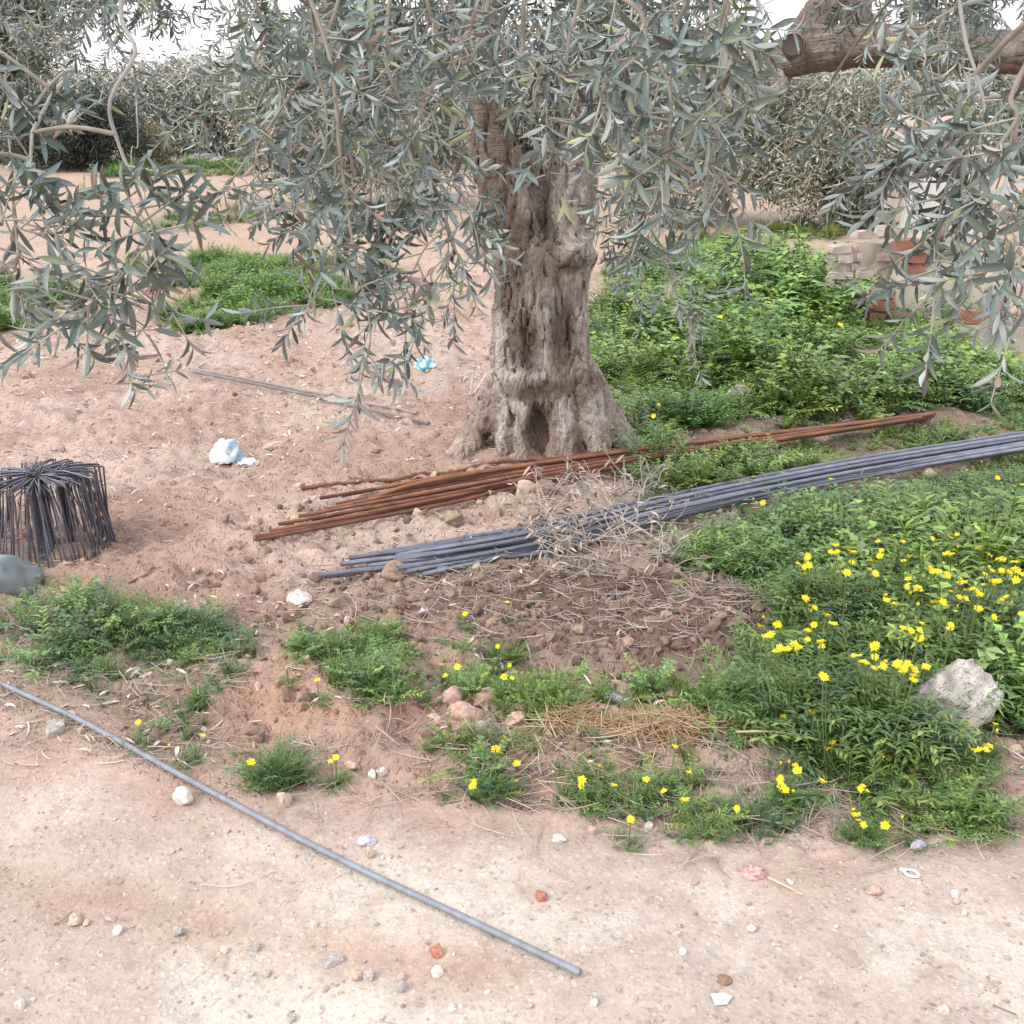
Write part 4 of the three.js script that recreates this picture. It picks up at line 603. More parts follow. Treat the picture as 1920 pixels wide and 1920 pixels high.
// x, y, width and height in photograph pixels, colour, label, name
const STONES = [
  [345, 1496, 40, 34, S_WHITE, 'rounded pale stone just below the ribbed bar'], [528, 1500, 32, 36, S_TAN, 'angular tan stone right of the ribbed bar, below the left grass tuft'], [98, 1366, 50, 30, S_GREY, 'flat grey stone below the ribbed bar near its left end'],
  [560, 1124, 52, 30, S_WHITE, 'flat whitish stone below the left tips of the blue-grey bars'], [172, 1156, 44, 32, S_TAN, 'tan stone in the weeds below the stirrup bundle'], [1391, 742, 48, 46, S_WHITE, 'pale stone standing at the foot of the weeds right of the trunk'],
  [849, 1308, 34, 38, S_PINK, 'upright pinkish stone of the group on the verge'], [868, 1336, 56, 34, S_PINK, 'wide pinkish stone lying in front of the upright one on the verge'], [910, 1312, 46, 36, S_PINK, 'pinkish stone right of the upright one on the verge'], [968, 1352, 48, 22, S_PINK, 'half buried pinkish stone before the dry straw'], [815, 1352, 34, 18, S_TAN, 'flat tan stone left of the verge stone group'], [807, 1294, 22, 18, S_TAN, 'small round tan stone left of the upright verge stone'],
  [900, 1366, 26, 22, S_WHITE, 'small white stone in front of the verge stone group'], [846, 974, 46, 28, S_CLOD, 'brown clod between the two bar piles, left one'], [1000, 968, 32, 26, S_CLOD, 'brown clod below the rusted bars beside the dry brush'], [985, 920, 66, 44, S_TAN, 'large tan clod leaning on the rusted bars', 'clod'], [1024, 918, 40, 34, S_CLOD, 'brown clod right of the large tan clod', 'clod'], [1170, 868, 46, 46, S_CLOD, 'rounded earth lump on the near side of the rusted bars by the weeds', 'clod'], [930, 966, 40, 24, S_CLOD, 'low clod in the gap between the bar piles, middle one', 'clod'], [782, 960, 20, 16, S_TAN, 'small pale stone under the rusted bars'],
  [1195, 1072, 60, 44, S_CLOD, 'large brown clod on the soil mound under the dry stick', 'clod'], [1250, 1020, 36, 26, S_CLOD, 'brown clod under the dry stick', 'clod'], [740, 1072, 50, 40, S_CLOD, 'earth clod in front of the blue-grey bar tips', 'clod'], [782, 1086, 36, 24, S_CLOD, 'small earth clod beneath the blue-grey bars', 'clod'],
  [714, 1448, 22, 20, S_WHITE, 'right one of two small white stones left of the round weed'], [699, 1452, 16, 18, S_WHITE, 'left one of two small white stones left of the round weed'], [658, 1437, 26, 18, S_TAN, 'tan pebble by the two small white stones'], [1048, 1574, 24, 18, S_WHITE, 'white pebble at the top of the track, middle'], [1110, 1558, 18, 18, S_TAN, 'tan pebble at the edge of the verge weeds'], [1217, 1548, 20, 18, S_WHITE, 'white pebble under the verge weeds'], [692, 1598, 18, 26, S_TAN, 'upright pale chip touching the ribbed bar'],
  [1014, 1682, 24, 20, S_RED, 'pink brick chip on the track right of the ribbed bar'], [820, 1786, 26, 20, S_RED, 'red brick chip on the track left of the ribbed bar'], [622, 1806, 42, 18, S_GREY, 'flat grey stone, left end of the pebble cluster'], [668, 1828, 24, 26, S_TAN, 'tan pebble in the cluster beside the flat grey stone'], [691, 1830, 22, 24, S_GREY, 'grey pebble in the cluster beside the flat grey stone'], [752, 1832, 16, 20, S_TAN, 'upper tan pebble of the stacked pair on the track'], [754, 1852, 20, 22, S_GREY, 'lower grey pebble of the stacked pair on the track'], [820, 1824, 24, 20, S_WHITE, 'white pebble below the red brick chip'],
  [221, 1746, 20, 18, S_WHITE, 'round white pebble on the left of the track'], [335, 1746, 18, 22, S_GREY, 'grey pebble right of the round white pebble'], [138, 1728, 30, 18, S_TAN, 'pale stone at the left end of the pebble row'], [162, 1730, 16, 14, S_TAN, 'pebble next to the pale stone in the row'], [207, 1725, 22, 10, S_GREY, 'flat chip above the round white pebble'], [421, 1780, 16, 16, S_WHITE, 'small white pebble in the row left of the dark pebble'], [475, 1776, 24, 20, S_GREY, 'dark grey pebble in the row'], [587, 1733, 16, 16, S_WHITE, 'lone whitish pebble above the pebble cluster'], [35, 1884, 20, 20, S_WHITE, 'white stone at the bottom left corner'], [545, 1908, 20, 20, S_GREY, 'grey pebble at the bottom edge'], [598, 1892, 18, 16, S_WHITE, 'white pebble at the bottom edge'], [849, 1889, 18, 14, S_WHITE, 'white pebble below the end of the ribbed bar, left'], [1114, 1881, 16, 14, S_WHITE, 'white pebble below the end of the ribbed bar, right'], [992, 1886, 18, 12, S_TAN, 'flat pale pebble below the end of the ribbed bar'], [1410, 1741, 16, 16, S_WHITE, 'white pebble in the middle of the right track'], [1792, 1678, 18, 16, S_WHITE, 'white pebble right of the white ring'], [1794, 1690, 16, 12, S_TAN, 'tan pebble touching the white pebble right of the ring'], [1641, 1674, 30, 16, S_PINK, 'pinkish pebble left of the white ring'], [1808, 1711, 12, 14, S_WHITE, 'tiny white pebble below the tan pebble pair'], [1770, 1894, 20, 18, S_WHITE, 'white pebble near the bottom right corner'], [1303, 1653, 18, 12, S_PINK, 'small pink pebble left of the red plastic scrap'], [1482, 1654, 14, 12, S_WHITE, 'white chip right of the red plastic scrap'], [500, 1826, 16, 12, S_TAN, 'small tan pebble left of the flat grey stone'], [1612, 958, 16, 14, S_TAN, 'small stone just below the blue-grey bars among weeds'], [1742, 888, 24, 20, S_TAN, 'rounded stone under the far end of the blue-grey bars'], [508, 838, 40, 14, S_TAN, 'flat pale stone right of the crumpled bag'], [1625, 1010, 30, 16, S_TAN, 'tan stone showing through the right weeds'], [1905, 1405, 26, 20, S_TAN, 'stone under dry sticks at the right edge'], [1530, 520, 16, 22, S_WHITE, 'white lump at the left foot of the broken brick wall'],
];
for (const [x, y, w, h, c, label, name = 'stone'] of STONES) {
  const p = onGround(x, y + h * 0.3), s = depthOf(p) / F, g = stoneGeos[(RS() * 8) | 0], o = tag(mesh(name, g, stoneMat(c)), label, name === 'clod' ? 'earth clod' : 'stone');
  o.scale.set(w * s * 0.58, h * s * 0.62, (w + h) * 0.5 * s * 0.56); o.position.copy(p).add(V(0, h * s * 0.17, -0.2 * w * s)); o.rotation.y = RS() * 6.3;
}
{
  const p = onGround(1790, 1378), o = tag(mesh('limestone_block', stoneGeo(21, 6, 0.3, 0.97), std({ vertexColors: true, color: rgb(0.62, 0.59, 0.53), roughness: 0.97, bumpMap: soilBump, bumpScale: 0.02 })), 'large rough whitish limestone block among the yellow flowers', 'stone block'); o.scale.set(0.14, 0.12, 0.11); o.position.copy(p).add(V(0, 0.075, -0.07)); o.rotation.set(0.1, 0.5, 0.12);
  const q = onGround(12, 1106), b = tag(mesh('boulder', stoneGeo(44, 5, 0.35, 0.5), stoneMat([0.19, 0.225, 0.24])), 'smooth blue-grey lump cut by the left edge beside the stirrup bundle', 'boulder'); b.scale.set(0.16, 0.12, 0.11); b.position.copy(q).add(V(-0.02, 0.02, -0.04));
}
const near01 = (p) => Math.hypot(p.x, p.z);
function scatter(n, test, seed, x0, x1, z0, z1) { const R = rng(seed), out = []; let guard = 0; while (out.length < n && guard++ < n * 60) { const x = lerp(x0, x1, R()), z = lerp(z0, z1, R()), k = test(x, z, R); if (k && R() < k) out.push([x, z, R]); } return out; }
const onTrackAt = (x, z) => z > edgeZ(x) + 0.05;
const inView = (x, z) => { const [px, py, d] = project(V(x, 0.05, z)); return d > 0 && px > -90 && px < 2010 && py < 2010; };
function stones(name, label, list, sizes, cols, cat) {
  const geos = smallStone.map(() => []); const c3 = new THREE.Euler();
  for (const [x, z, R] of list) { const s = sizes(R, x, z), m = new THREE.Matrix4().makeRotationFromEuler(c3.set(R() * 6, R() * 6, R() * 6)).scale(V(s, s * (0.4 + 0.5 * R()), s * (0.6 + 0.6 * R()))).setPosition(x, H(x, z) + s * 0.12, z), c = cols[(R() * cols.length) | 0], v = 0.75 + 0.4 * R(); geos[(R() * 4) | 0].push({ m, c: c.map((k) => k * v) }); }
  const g = thing(name, label, cat); g.userData.kind = 'stuff'; const mat = std({ vertexColors: true, roughness: 0.95 });
  geos.forEach((l, i) => tag(inst(name === 'clods' ? 'clod' : 'pebble', smallStone[i], mat, l, g), null, null, null, 'stuff')); return g;
}
stones('pebbles', 'fine pebbles and grit strewn over the pale track', scatter(2600, (x, z) => onTrackAt(x, z) && inView(x, z) ? 0.35 + 0.65 * sstep(0.0, 0.3, fbm(x * 3, 5, z * 3, 3)) : 0, 61, -2, 2, -2.7, -1.2), (R) => 0.0016 + 0.006 * R() ** 6, [S_WHITE, S_TAN, [0.5, 0.43, 0.36], [0.5, 0.43, 0.36], S_PINK, S_GREY, [0.42, 0.34, 0.27]], null);
stones('clods', 'loose earth clods on the brown soil mound', scatter(4200, (x, z) => bump(x, z, C.mound, 0.75, 0.3, 1) + bump(x, z, C.mound2, 0.5, 0.22, 1) + 0.12 * (x > -1.2 && x < 1 && z < -2.6), 62, -1.5, 1.6, -4.6, -2.5), (R) => 0.004 + 0.026 * R() ** 5, [[0.25, 0.175, 0.135], [0.2, 0.135, 0.1], [0.3, 0.21, 0.16], S_CLOD], null);
stones('clods', 'small clods and stones over the red tilled field', scatter(5200, (x, z) => inView(x, z) && !onTrackAt(x, z) ? 0.3 + 0.5 * sstep(-0.1, 0.3, fbm(x * 2, 5, z * 2, 3)) : 0, 63, -4.5, 2.4, -11, -2.4), (R, x, z) => (0.0035 + 0.018 * R() ** 7) * (1 + 0.06 * near01({ x, z })), [S_CLOD, S_TAN, S_PINK, [0.42, 0.29, 0.2], [0.58, 0.48, 0.4]], null);

// ---------------------------------------------------------------- straw, sticks, brush
const strawGeo = (() => { const mb = new MB(); mb.tube([V(0, -0.5, 0), V(0.02, -0.15, 0.02), V(0.0, 0.2, 0.03), V(-0.04, 0.5, 0)], [0.016, 0.018, 0.016, 0.008], 4, [1, 1, 1]); return mb.geo(); })();
const strawMat = std({ vertexColors: true, roughness: 0.85 });
function litter(name, label, list, len, cols, lift = 0.006, steep = 0.25, thick = 1) {
  const out = list.map(([x, z, R]) => { const L = len(R), m = new THREE.Matrix4().makeRotationFromEuler(new THREE.Euler(Math.PI / 2 + (R() - 0.5) * steep, 0, R() * 6.3, 'YXZ')), q = new THREE.Matrix4().makeRotationY(R() * 6.3); q.multiply(m).scale(V(L * (0.6 + 0.3 * R()) * thick, L, L * 0.6 * thick)).setPosition(x, H(x, z) + lift * (0.3 + R()) + 0.3 * L * steep * 0.4, z); const v = 0.7 + 0.5 * R(); return { m: q, c: cols[(R() * cols.length) | 0].map((k) => k * v) }; });
  const o = inst(name, strawGeo, strawMat, out); tag(o, label, null, null, 'stuff'); return o;
}
const C_STRAW = [0.52, 0.42, 0.29], C_DRY = [0.42, 0.35, 0.27], C_GREY = [0.36, 0.32, 0.28], C_ORANGE = [0.55, 0.34, 0.16];
litter('straw_litter', 'short pale straw bits over the red field', scatter(6500, (x, z) => inView(x, z) && !onTrackAt(x, z) ? 0.25 + sstep(-0.1, 0.3, fbm(x * 1.7, 15, z * 1.7, 3)) : 0, 71, -4.2, 1.6, -9, -2.5), (R) => 0.018 + 0.065 * R() ** 2, [C_STRAW, [0.6, 0.53, 0.43], [0.6, 0.53, 0.43], C_GREY], 0.008, 0.3, 2.1);
{
  const lists = [[], [], []], cols = [[0.52, 0.43, 0.34], [0.64, 0.56, 0.48], [0.36, 0.26, 0.2], [0.68, 0.62, 0.56]], mat = std({ vertexColors: true, roughness: 0.9 });
  for (const [x, z, R] of scatter(5200, (x, z) => inView(x, z) && !onTrackAt(x, z) ? 0.2 + sstep(-0.15, 0.3, fbm(x * 1.4, 25, z * 1.4, 3)) : 0, 79, -4.4, 2, -10.5, -2.5)) {
    const L = 0.022 + 0.03 * R(), m = new THREE.Matrix4().makeRotationFromEuler(new THREE.Euler(-Math.PI / 2 + (R() - 0.5) * 0.7, (R() - 0.5) * 0.8, R() * 6.3, 'XYZ')), q = new THREE.Matrix4().makeRotationY(R() * 6.3).multiply(m).scale(V(L * 1.2, L, L)).setPosition(x, H(x, z) + 0.006, z), v = 0.7 + 0.5 * R();
    lists[(R() * 3) | 0].push({ m: q, c: cols[(R() * 4) | 0].map((k) => k * v) });
  }
  const g = thing('leaf_litter', 'pale fallen leaves scattered over the red field', null); g.userData.kind = 'stuff'; lists.forEach((l, i) => tag(inst('dry_leaves', dryGeos[i], mat, l, g), null, null, null, 'stuff'));
}
litter('twig_litter', 'dry twigs and stalks over the brown soil mound', scatter(2500, (x, z) => bump(x, z, C.mound, 0.75, 0.26, 1) + 0.8 * bump(x, z, C.mound2, 0.5, 0.2, 1), 72, -1.2, 1.5, -4.4, -2.5), (R) => 0.03 + 0.1 * R() ** 2, [C_GREY, C_DRY, [0.3, 0.25, 0.21], [0.5, 0.42, 0.34]], 0.014, 0.5, 1.3);
const R_STRAW = region([[1010, 1360], [1120, 1340], [1300, 1345], [1420, 1370], [1460, 1410], [1330, 1415], [1150, 1400], [1040, 1390]]);
litter('dry_straw', 'matted orange-brown dry straw on the verge', scatter(950, (x, z) => inside(x + 0.1 * N3(x * 9, 1, z * 9), z + 0.05 * N3(x * 9, 4, z * 9), R_STRAW) ? 1 : 0, 73, R_STRAW.x0, R_STRAW.x1, R_STRAW.z0, R_STRAW.z1), (R) => 0.06 + 0.12 * R(), [[0.42, 0.26, 0.13], [0.42, 0.32, 0.2], [0.32, 0.19, 0.11], [0.5, 0.38, 0.22]], 0.016, 0.4, 0.75);
litter('straw_litter', 'grey cut stalks among the weeds along the ribbed bar', scatter(900, (x, z) => inside(x, z, R_LEFT_SPARSE) ? 0.8 : 0, 74, R_LEFT_SPARSE.x0, R_LEFT_SPARSE.x1, R_LEFT_SPARSE.z0, R_LEFT_SPARSE.z1), (R) => 0.03 + 0.08 * R(), [C_GREY, C_DRY, C_STRAW, [0.28, 0.27, 0.18]], 0.012, 0.5);
litter('straw_litter', 'thin dead stalks along the weedy verge', scatter(1000, (x, z) => { const d = z - edgeZ(x); return d < 0.1 && d > -0.5 ? 0.6 : 0; }, 75, -0.6, 1.6, -3.1, -2), (R) => 0.03 + 0.09 * R(), [C_STRAW, C_DRY, C_GREY], 0.012, 0.5);
litter('straw_litter', 'few straw scraps on the pale track', scatter(170, (x, z) => onTrackAt(x, z) && inView(x, z) ? 1 : 0, 76, -2, 2, -2.6, -1.3), (R) => 0.01 + 0.04 * R() ** 2, [C_STRAW, C_DRY, [0.6, 0.55, 0.48]], 0.003, 0.1);
{
  const base = onGround(1150, 1000), pile = thing('brush_pile', 'dry cut olive brush with grey twigs thrown over the blue-grey bars', 'brush pile', base), R = rng(17), tw = new MB(), lv = [[], [], []];
  const bl = (p) => p.clone().sub(base);
  const b1 = spline([onGround(1120, 945, 0.12), onGround(1190, 985, 0.09), onGround(1250, 1022, 0.06), onGround(1310, 1046, 0.04), onGround(1380, 1044, 0.03)], 30), mb = new MB(); mb.tube(b1.map(bl), (t, a) => lerp(0.003, 0.009, t), 8, (t, a, x, y, z) => mix3([0.5, 0.45, 0.39], [0.33, 0.29, 0.25], 0.5 + fbm(x * 30, y * 30, z * 30, 2))); mb.build('branch', strawMat, pile);
  const b2 = spline([onGround(1262, 995, 0.1), onGround(1255, 1030, 0.05), onGround(1290, 1048, 0.03)], 16), m2 = new MB(); m2.tube(b2.map(bl), 0.006, 7, [0.42, 0.37, 0.32]); m2.build('branch', strawMat, pile);
  for (let k = 0; k < 190; k++) {
    const t = R(), o = onGround(lerp(1000, 1265, R()), lerp(1060, 895, R()) + (R() - 0.5) * 20, 0.03 + 0.08 * R()), d = V(R() - 0.5, 0.5 * R() - 0.1, R() - 0.5).normalize(), pts = [o.clone()], L = 0.1 + 0.22 * R();
    for (let q = 0; q < 7; q++) { d.add(V((R() - 0.5) * 0.5, (R() - 0.55) * 0.35, (R() - 0.5) * 0.5)).normalize(); o.addScaledVector(d, L / 7); o.y = clamp(o.y, H(o.x, o.z) + 0.008, H(o.x, o.z) + 0.2); pts.push(o.clone()); if (R() < 0.38) { const ld = V(R() - 0.5, R() - 0.6, R() - 0.5).normalize(), nn = V(R() - 0.5, R(), R() - 0.5); nn.addScaledVector(ld, -nn.dot(ld)).normalize(); const X = V(0, 0, 0).crossVectors(ld, nn), s = 0.03 + 0.03 * R(), v = 0.8 + 0.7 * R(); lv[(R() * 3) | 0].push({ m: new THREE.Matrix4().makeBasis(X.multiplyScalar(s), ld.multiplyScalar(s), nn.multiplyScalar(s)).setPosition(bl(o)), c: R() < 0.5 ? [0.46 * v, 0.37 * v, 0.28 * v] : [0.27 * v, 0.26 * v, 0.2 * v] }); } }
    tw.tube(pts.map(bl), pts.map((_, q) => 0.0026 - 0.0017 * q / 7), 4, mix3([0.55, 0.49, 0.43], [0.32, 0.27, 0.23], R()), false);
  }
  tag(tw.build('twigs', strawMat, pile), null, null, null, 'stuff'); lv.forEach((l, i) => tag(inst('dry_leaves', dryGeos[i], leafMat, l, pile), null, null, null, 'stuff'));
  const stick = (label, pix, r, c, name = 'stick') => { const pts = pix.map(([x, y, h = 0.012]) => onGround(x, y, h)), a = pts[0].clone(), q = spline(pts, 24), mbk = new MB(); mbk.tube(q.map((p) => p.clone().sub(a)), (t, an, p) => r * lerp(1, 0.55, t) * (1 + 0.3 * N3(p.x * 60, an, p.z * 60)), 7, (t, an, x, y, z) => c.map((k) => k * (1 + 0.6 * fbm(x * 40, y * 40, z * 40, 2)))); const o = tag(mbk.build(name, strawMat), label, 'stick'); o.position.copy(a); };
  stick('pale straight stick on the soil mound below the brush branch', [[1345, 1058], [1290, 1072, 0.03], [1225, 1084]], 0.0045, [0.45, 0.4, 0.35]);
  stick('crooked pale twig lying left of the trunk roots', [[912, 700, 0.05], [890, 735, 0.02], [870, 742, 0.02], [848, 752]], 0.006, [0.55, 0.47, 0.4]);
  stick('thin forked twig above the crooked pale twig', [[880, 742, 0.02], [884, 722, 0.04], [886, 700, 0.07]], 0.004, [0.55, 0.47, 0.4]);
  stick('slanting stick on the right of the mound by the lush flowers', [[1378, 1168, 0.03], [1330, 1185, 0.03], [1260, 1198]], 0.006, [0.4, 0.34, 0.29]);
  stick('thin long stalk at the right of the mound', [[1400, 1180], [1330, 1200, 0.02], [1210, 1188]], 0.003, [0.4, 0.34, 0.29]);
  stick('straw stick pointing away from the red plastic scrap', [[1440, 1645, 0.006], [1475, 1662, 0.006], [1505, 1678, 0.004]], 0.003, [0.62, 0.5, 0.34]);
  stick('thin bent stalk left of the red plastic scrap', [[1338, 1608, 0.006], [1348, 1628, 0.01], [1369, 1647, 0.004]], 0.0022, [0.3, 0.25, 0.2]);
  stick('dark twig at the bottom right corner', [[1862, 1884, 0.005], [1882, 1893, 0.008], [1905, 1902, 0.004]], 0.0025, [0.22, 0.17, 0.13]);
  stick('twig left of the pale stone in the pebble row', [[100, 1732, 0.005], [120, 1722, 0.01], [136, 1708, 0.005]], 0.003, [0.33, 0.22, 0.17]);
  stick('fine forked straw on the track left of the ribbed bar', [[375, 1658, 0.005], [440, 1660, 0.008], [520, 1630, 0.004]], 0.0012, [0.6, 0.55, 0.48]);
  stick('bare thin stick beside the stirrup bundle on the right', [[240, 1092, 0.01], [270, 1078, 0.012], [300, 1062, 0.006]], 0.004, [0.25, 0.18, 0.14]);
  stick('bundle of bleached stalks at the right edge behind the block', [[1860, 1392, 0.02], [1900, 1410, 0.05], [1950, 1440, 0.03]], 0.004, [0.5, 0.43, 0.36]);
  stick('second bleached stalk crossing under the first at the right edge', [[1868, 1380, 0.02], [1905, 1420, 0.03], [1950, 1425, 0.02]], 0.003, [0.45, 0.38, 0.32]);
  stick('tan stick at the verge left of the bright weed', [[1690, 1528, 0.02], [1730, 1535, 0.02], [1765, 1545, 0.01]], 0.003, [0.5, 0.42, 0.34]);
  stick('long arched yellow straw over the verge', [[1380, 1372, 0.06], [1450, 1372, 0.1], [1530, 1385, 0.08], [1590, 1420, 0.02]], 0.0028, [0.6, 0.5, 0.28]);
  stick('pale curved stalk at the left mound', [[680, 1175, 0.01], [660, 1160, 0.015], [630, 1150, 0.006]], 0.004, [0.5, 0.42, 0.37]);
}

// ---------------------------------------------------------------- litter
function crumple(w, h, amp, seed, colorAt, n = 22) {
  const g0 = new THREE.IcosahedronGeometry(1, 5); g0.deleteAttribute('uv'); g0.deleteAttribute('normal'); const g = mergeVertices(g0, 1e-4), p = g.attributes.position, c = [];
  for (let i = 0; i < p.count; i++) { const v = V(p.getX(i), p.getY(i), p.getZ(i)), r = 1 + amp * (1 - 2.4 * Math.abs(N3(v.x * 2.1 + seed, v.y * 2.1, v.z * 2.1))) + amp * 0.5 * (1 - 2 * Math.abs(N3(v.x * 5 + seed, v.y * 5, v.z * 5))); p.setXYZ(i, v.x * r * w, Math.max(-0.02, v.y) * r * h, v.z * r * w * 0.75); c.push(...colorAt(v, N3(v.x * 2 + seed, v.y * 2, v.z * 2 + 3))); }
  g.setAttribute('color', new THREE.Float32BufferAttribute(c, 3)); g.computeVertexNormals(); return g;
}
const plastic = std({ vertexColors: true, roughness: 0.35 });
{
  const put = (name, label, cat, px, py, geo, lift = 0, turn = 0) => { const o = tag(mesh(name, geo, plastic), label, cat); o.position.copy(onGround(px, py)).add(V(0, lift, 0)); o.rotation.y = turn; return o; };
  put('plastic_bag', 'crumpled white and pale blue plastic bag on the red field', 'plastic bag', 425, 862, crumple(0.058, 0.075, 0.4, 3, (v, n) => v.x > 0.1 && n > -0.15 ? [0.25, 0.5, 0.62] : [0.7, 0.74, 0.78]), 0, 0.3);
  put('plastic_scrap', 'clear whitish plastic scrap touching the crumpled bag', 'plastic scrap', 462, 870, crumple(0.045, 0.022, 0.4, 9, () => [0.7, 0.68, 0.68]));
  put('plastic_scrap', 'turquoise plastic scrap on the field left of the trunk', 'plastic scrap', 797, 690, crumple(0.055, 0.05, 0.45, 5, (v, n) => n > 0.05 ? [0.65, 0.85, 0.9] : [0.08, 0.42, 0.55]));
  put('plastic_scrap', 'torn whitish plastic scrap on the right of the soil mound', 'plastic scrap', 1352, 1228, crumple(0.022, 0.036, 0.5, 8, () => [0.56, 0.54, 0.55]));
  put('plastic_scrap', 'curled white scrap in the middle of the soil mound, left', 'plastic scrap', 795, 1160, crumple(0.016, 0.028, 0.5, 15, () => [0.6, 0.56, 0.53]));
  put('plastic_scrap', 'pale grey flat plastic scrap in the verge weeds', 'plastic scrap', 1160, 1306, crumple(0.04, 0.012, 0.25, 6, () => [0.58, 0.62, 0.7]));
  put('plastic_scrap', 'red and pink plastic scrap on the right of the track', 'plastic scrap', 1412, 1640, crumple(0.02, 0.013, 0.6, 2, (v, n) => n > 0.1 ? [0.5, 0.2, 0.19] : [0.58, 0.38, 0.35]));
  put('plastic_scrap', 'bluish grey plastic scrap at the edge of the right verge', 'plastic scrap', 1722, 1588, crumple(0.016, 0.012, 0.5, 12, () => [0.38, 0.38, 0.48]));
  put('plastic_scrap', 'small silvery scrap just above the ribbed bar', 'plastic scrap', 687, 1580, crumple(0.016, 0.012, 0.5, 11, () => [0.5, 0.52, 0.56]));
  put('flint_chip', 'tiny dark chip standing right of the clear shard', 'chip', 1280, 1788, stoneGeo(5, 2, 0.3, 0.8).scale(0.008, 0.013, 0.006).toNonIndexed(), 0.003);
  const ring = new THREE.TorusGeometry(0.016, 0.0045, 8, 24); ring.scale(1, 0.75, 0.5); ring.rotateX(-Math.PI / 2); const rm = tag(mesh('pull_ring', ring, std({ color: rgb(0.82, 0.82, 0.84), roughness: 0.4 })), 'white oval plastic ring on the right of the track', 'ring'); rm.position.copy(onGround(1709, 1637, 0.003)); rm.rotation.y = -0.5;
  const tab = mesh('tab', new THREE.BoxGeometry(0.014, 0.002, 0.012, 2, 1, 2), rm.material, rm); tab.position.set(-0.02, 0, -0.002);
  const shard = new THREE.Shape([[-0.02, -0.012], [0.004, -0.016], [0.022, -0.002], [0.008, 0.01], [-0.016, 0.015]].map(([x, y]) => new THREE.Vector2(x, y))), sg = new THREE.ExtrudeGeometry(shard, { depth: 0.002, bevelEnabled: true, bevelSize: 0.0008, bevelThickness: 0.0008, bevelSegments: 1 }); sg.rotateX(-Math.PI / 2 + 0.08);
  const so = tag(mesh('plastic_shard', sg, std({ color: rgb(0.50, 0.58, 0.53), roughness: 0.2 })), 'pale greenish flat shard at the bottom of the track', 'shard'); so.position.copy(onGround(1353, 1872, 0.004)); so.rotation.y = 0.3;
  const lid = stoneGeo(9, 3, 0.08, 0.2); const lo = tag(mesh('round_disc', lid, stoneMat([0.26, 0.17, 0.12])), 'round brown disc-like stone above the greenish shard', 'stone'); lo.scale.set(0.0175, 0.006, 0.016); lo.position.copy(onGround(1358, 1838, 0.001));
  // black irrigation pipe behind the limestone block
  const pts = [[1540, 1322], [1640, 1336], [1720, 1338], [1850, 1330], [2000, 1322]].map(([x, y]) => onGround(x, y, 0.02)), a = pts[0].clone(), pipe = new MB(); pipe.tube(spline(pts, 40).map((p) => p.clone().sub(a)), 0.011, 10, [0.025, 0.027, 0.034]); const po = tag(pipe.build('irrigation_pipe', plastic), 'black plastic irrigation pipe running behind the limestone block', 'pipe'); po.position.copy(a);
}

// ---------------------------------------------------------------- weeds
function weedGeo(seed, n, kind) {
  const R = rng(seed), mb = new MB(), G = [0.11, 0.205, 0.05], Y = [0.22, 0.295, 0.07], D = [0.06, 0.12, 0.04], B = [0.14, 0.21, 0.12];
  if (kind === 'grass') for (let k = 0; k < n; k++) {
    const az = R() * 6.283, lean = 0.2 + 0.9 * R(), L = 0.5 + 0.6 * R(), c = mix3(mix3(D, G, R()), [0.3, 0.27, 0.13], R() < 0.12 ? 0.8 : 0.05), d = V(Math.cos(az), 0, Math.sin(az)), sd = V(-d.z, 0, d.x), o = d.clone().multiplyScalar(0.12 * R()); let prev = null;
    for (let q = 0; q <= 3; q++) { const t = q / 3, w = 0.018 * (1 - t) + 0.001, x = lean * t * t * L * 0.8, y = L * (t - 0.25 * lean * t * t); const a = mb.v(o.x + d.x * x + sd.x * w, y, o.z + d.z * x + sd.z * w, c), b = mb.v(o.x + d.x * x - sd.x * w, y, o.z + d.z * x - sd.z * w, c); if (prev) mb.i.push(prev[0], a, prev[1], prev[1], a, b); prev = [a, b]; }
  } else for (let s = 0; s < n; s++) {
    const az = R() * 6.283, lean = 0.15 + 0.75 * R(), L = 0.45 + 0.6 * R(), dir = V(Math.cos(az) * lean, 1, Math.sin(az) * lean).normalize(), st = [V(0, 0, 0)]; const p = V(0.1 * Math.cos(az), 0, 0.1 * Math.sin(az)); st[0].copy(p); const steps = kind === 'fern' ? 10 : 9, tone = mix3(mix3(D, G, R()), R() < 0.5 ? Y : B, 0.6 * R());
    for (let q = 1; q <= steps; q++) {
      dir.y -= 0.07; dir.x += (R() - 0.5) * 0.25; dir.z += (R() - 0.5) * 0.25; dir.normalize(); p.addScaledVector(dir, L / steps); st.push(p.clone());
      for (let e = 0; e < 2; e++) { const a = az + (e ? 1 : -1) * (1 + 0.6 * R()) + (R() - 0.5), ld = V(Math.cos(a), 0.45 * (R() - 0.2), Math.sin(a)).addScaledVector(dir, 0.5).normalize(), nn = V(0.5 * (R() - 0.5), 1, 0.5 * (R() - 0.5)); nn.addScaledVector(ld, -nn.dot(ld)).normalize(); const v = 0.75 + 0.5 * R(), c = tone.map((x) => x * v); if (kind === 'fern') mb.leaf(p, ld, nn, 0.11 + 0.11 * R(), 0.012 + 0.012 * R(), c, 0.2, c.map((x) => x * 1.4)); else mb.leaf(p, ld, nn, (0.085 + 0.10 * R()) * (1 - 0.25 * q / steps), 0.026 + 0.03 * R(), c, 0.25, c.map((x) => x * 1.35)); }
    }
    mb.tube(st, st.map((_, q) => 0.009 - 0.005 * q / steps), 3, tone, false);
  }
  return mb.geo();
}
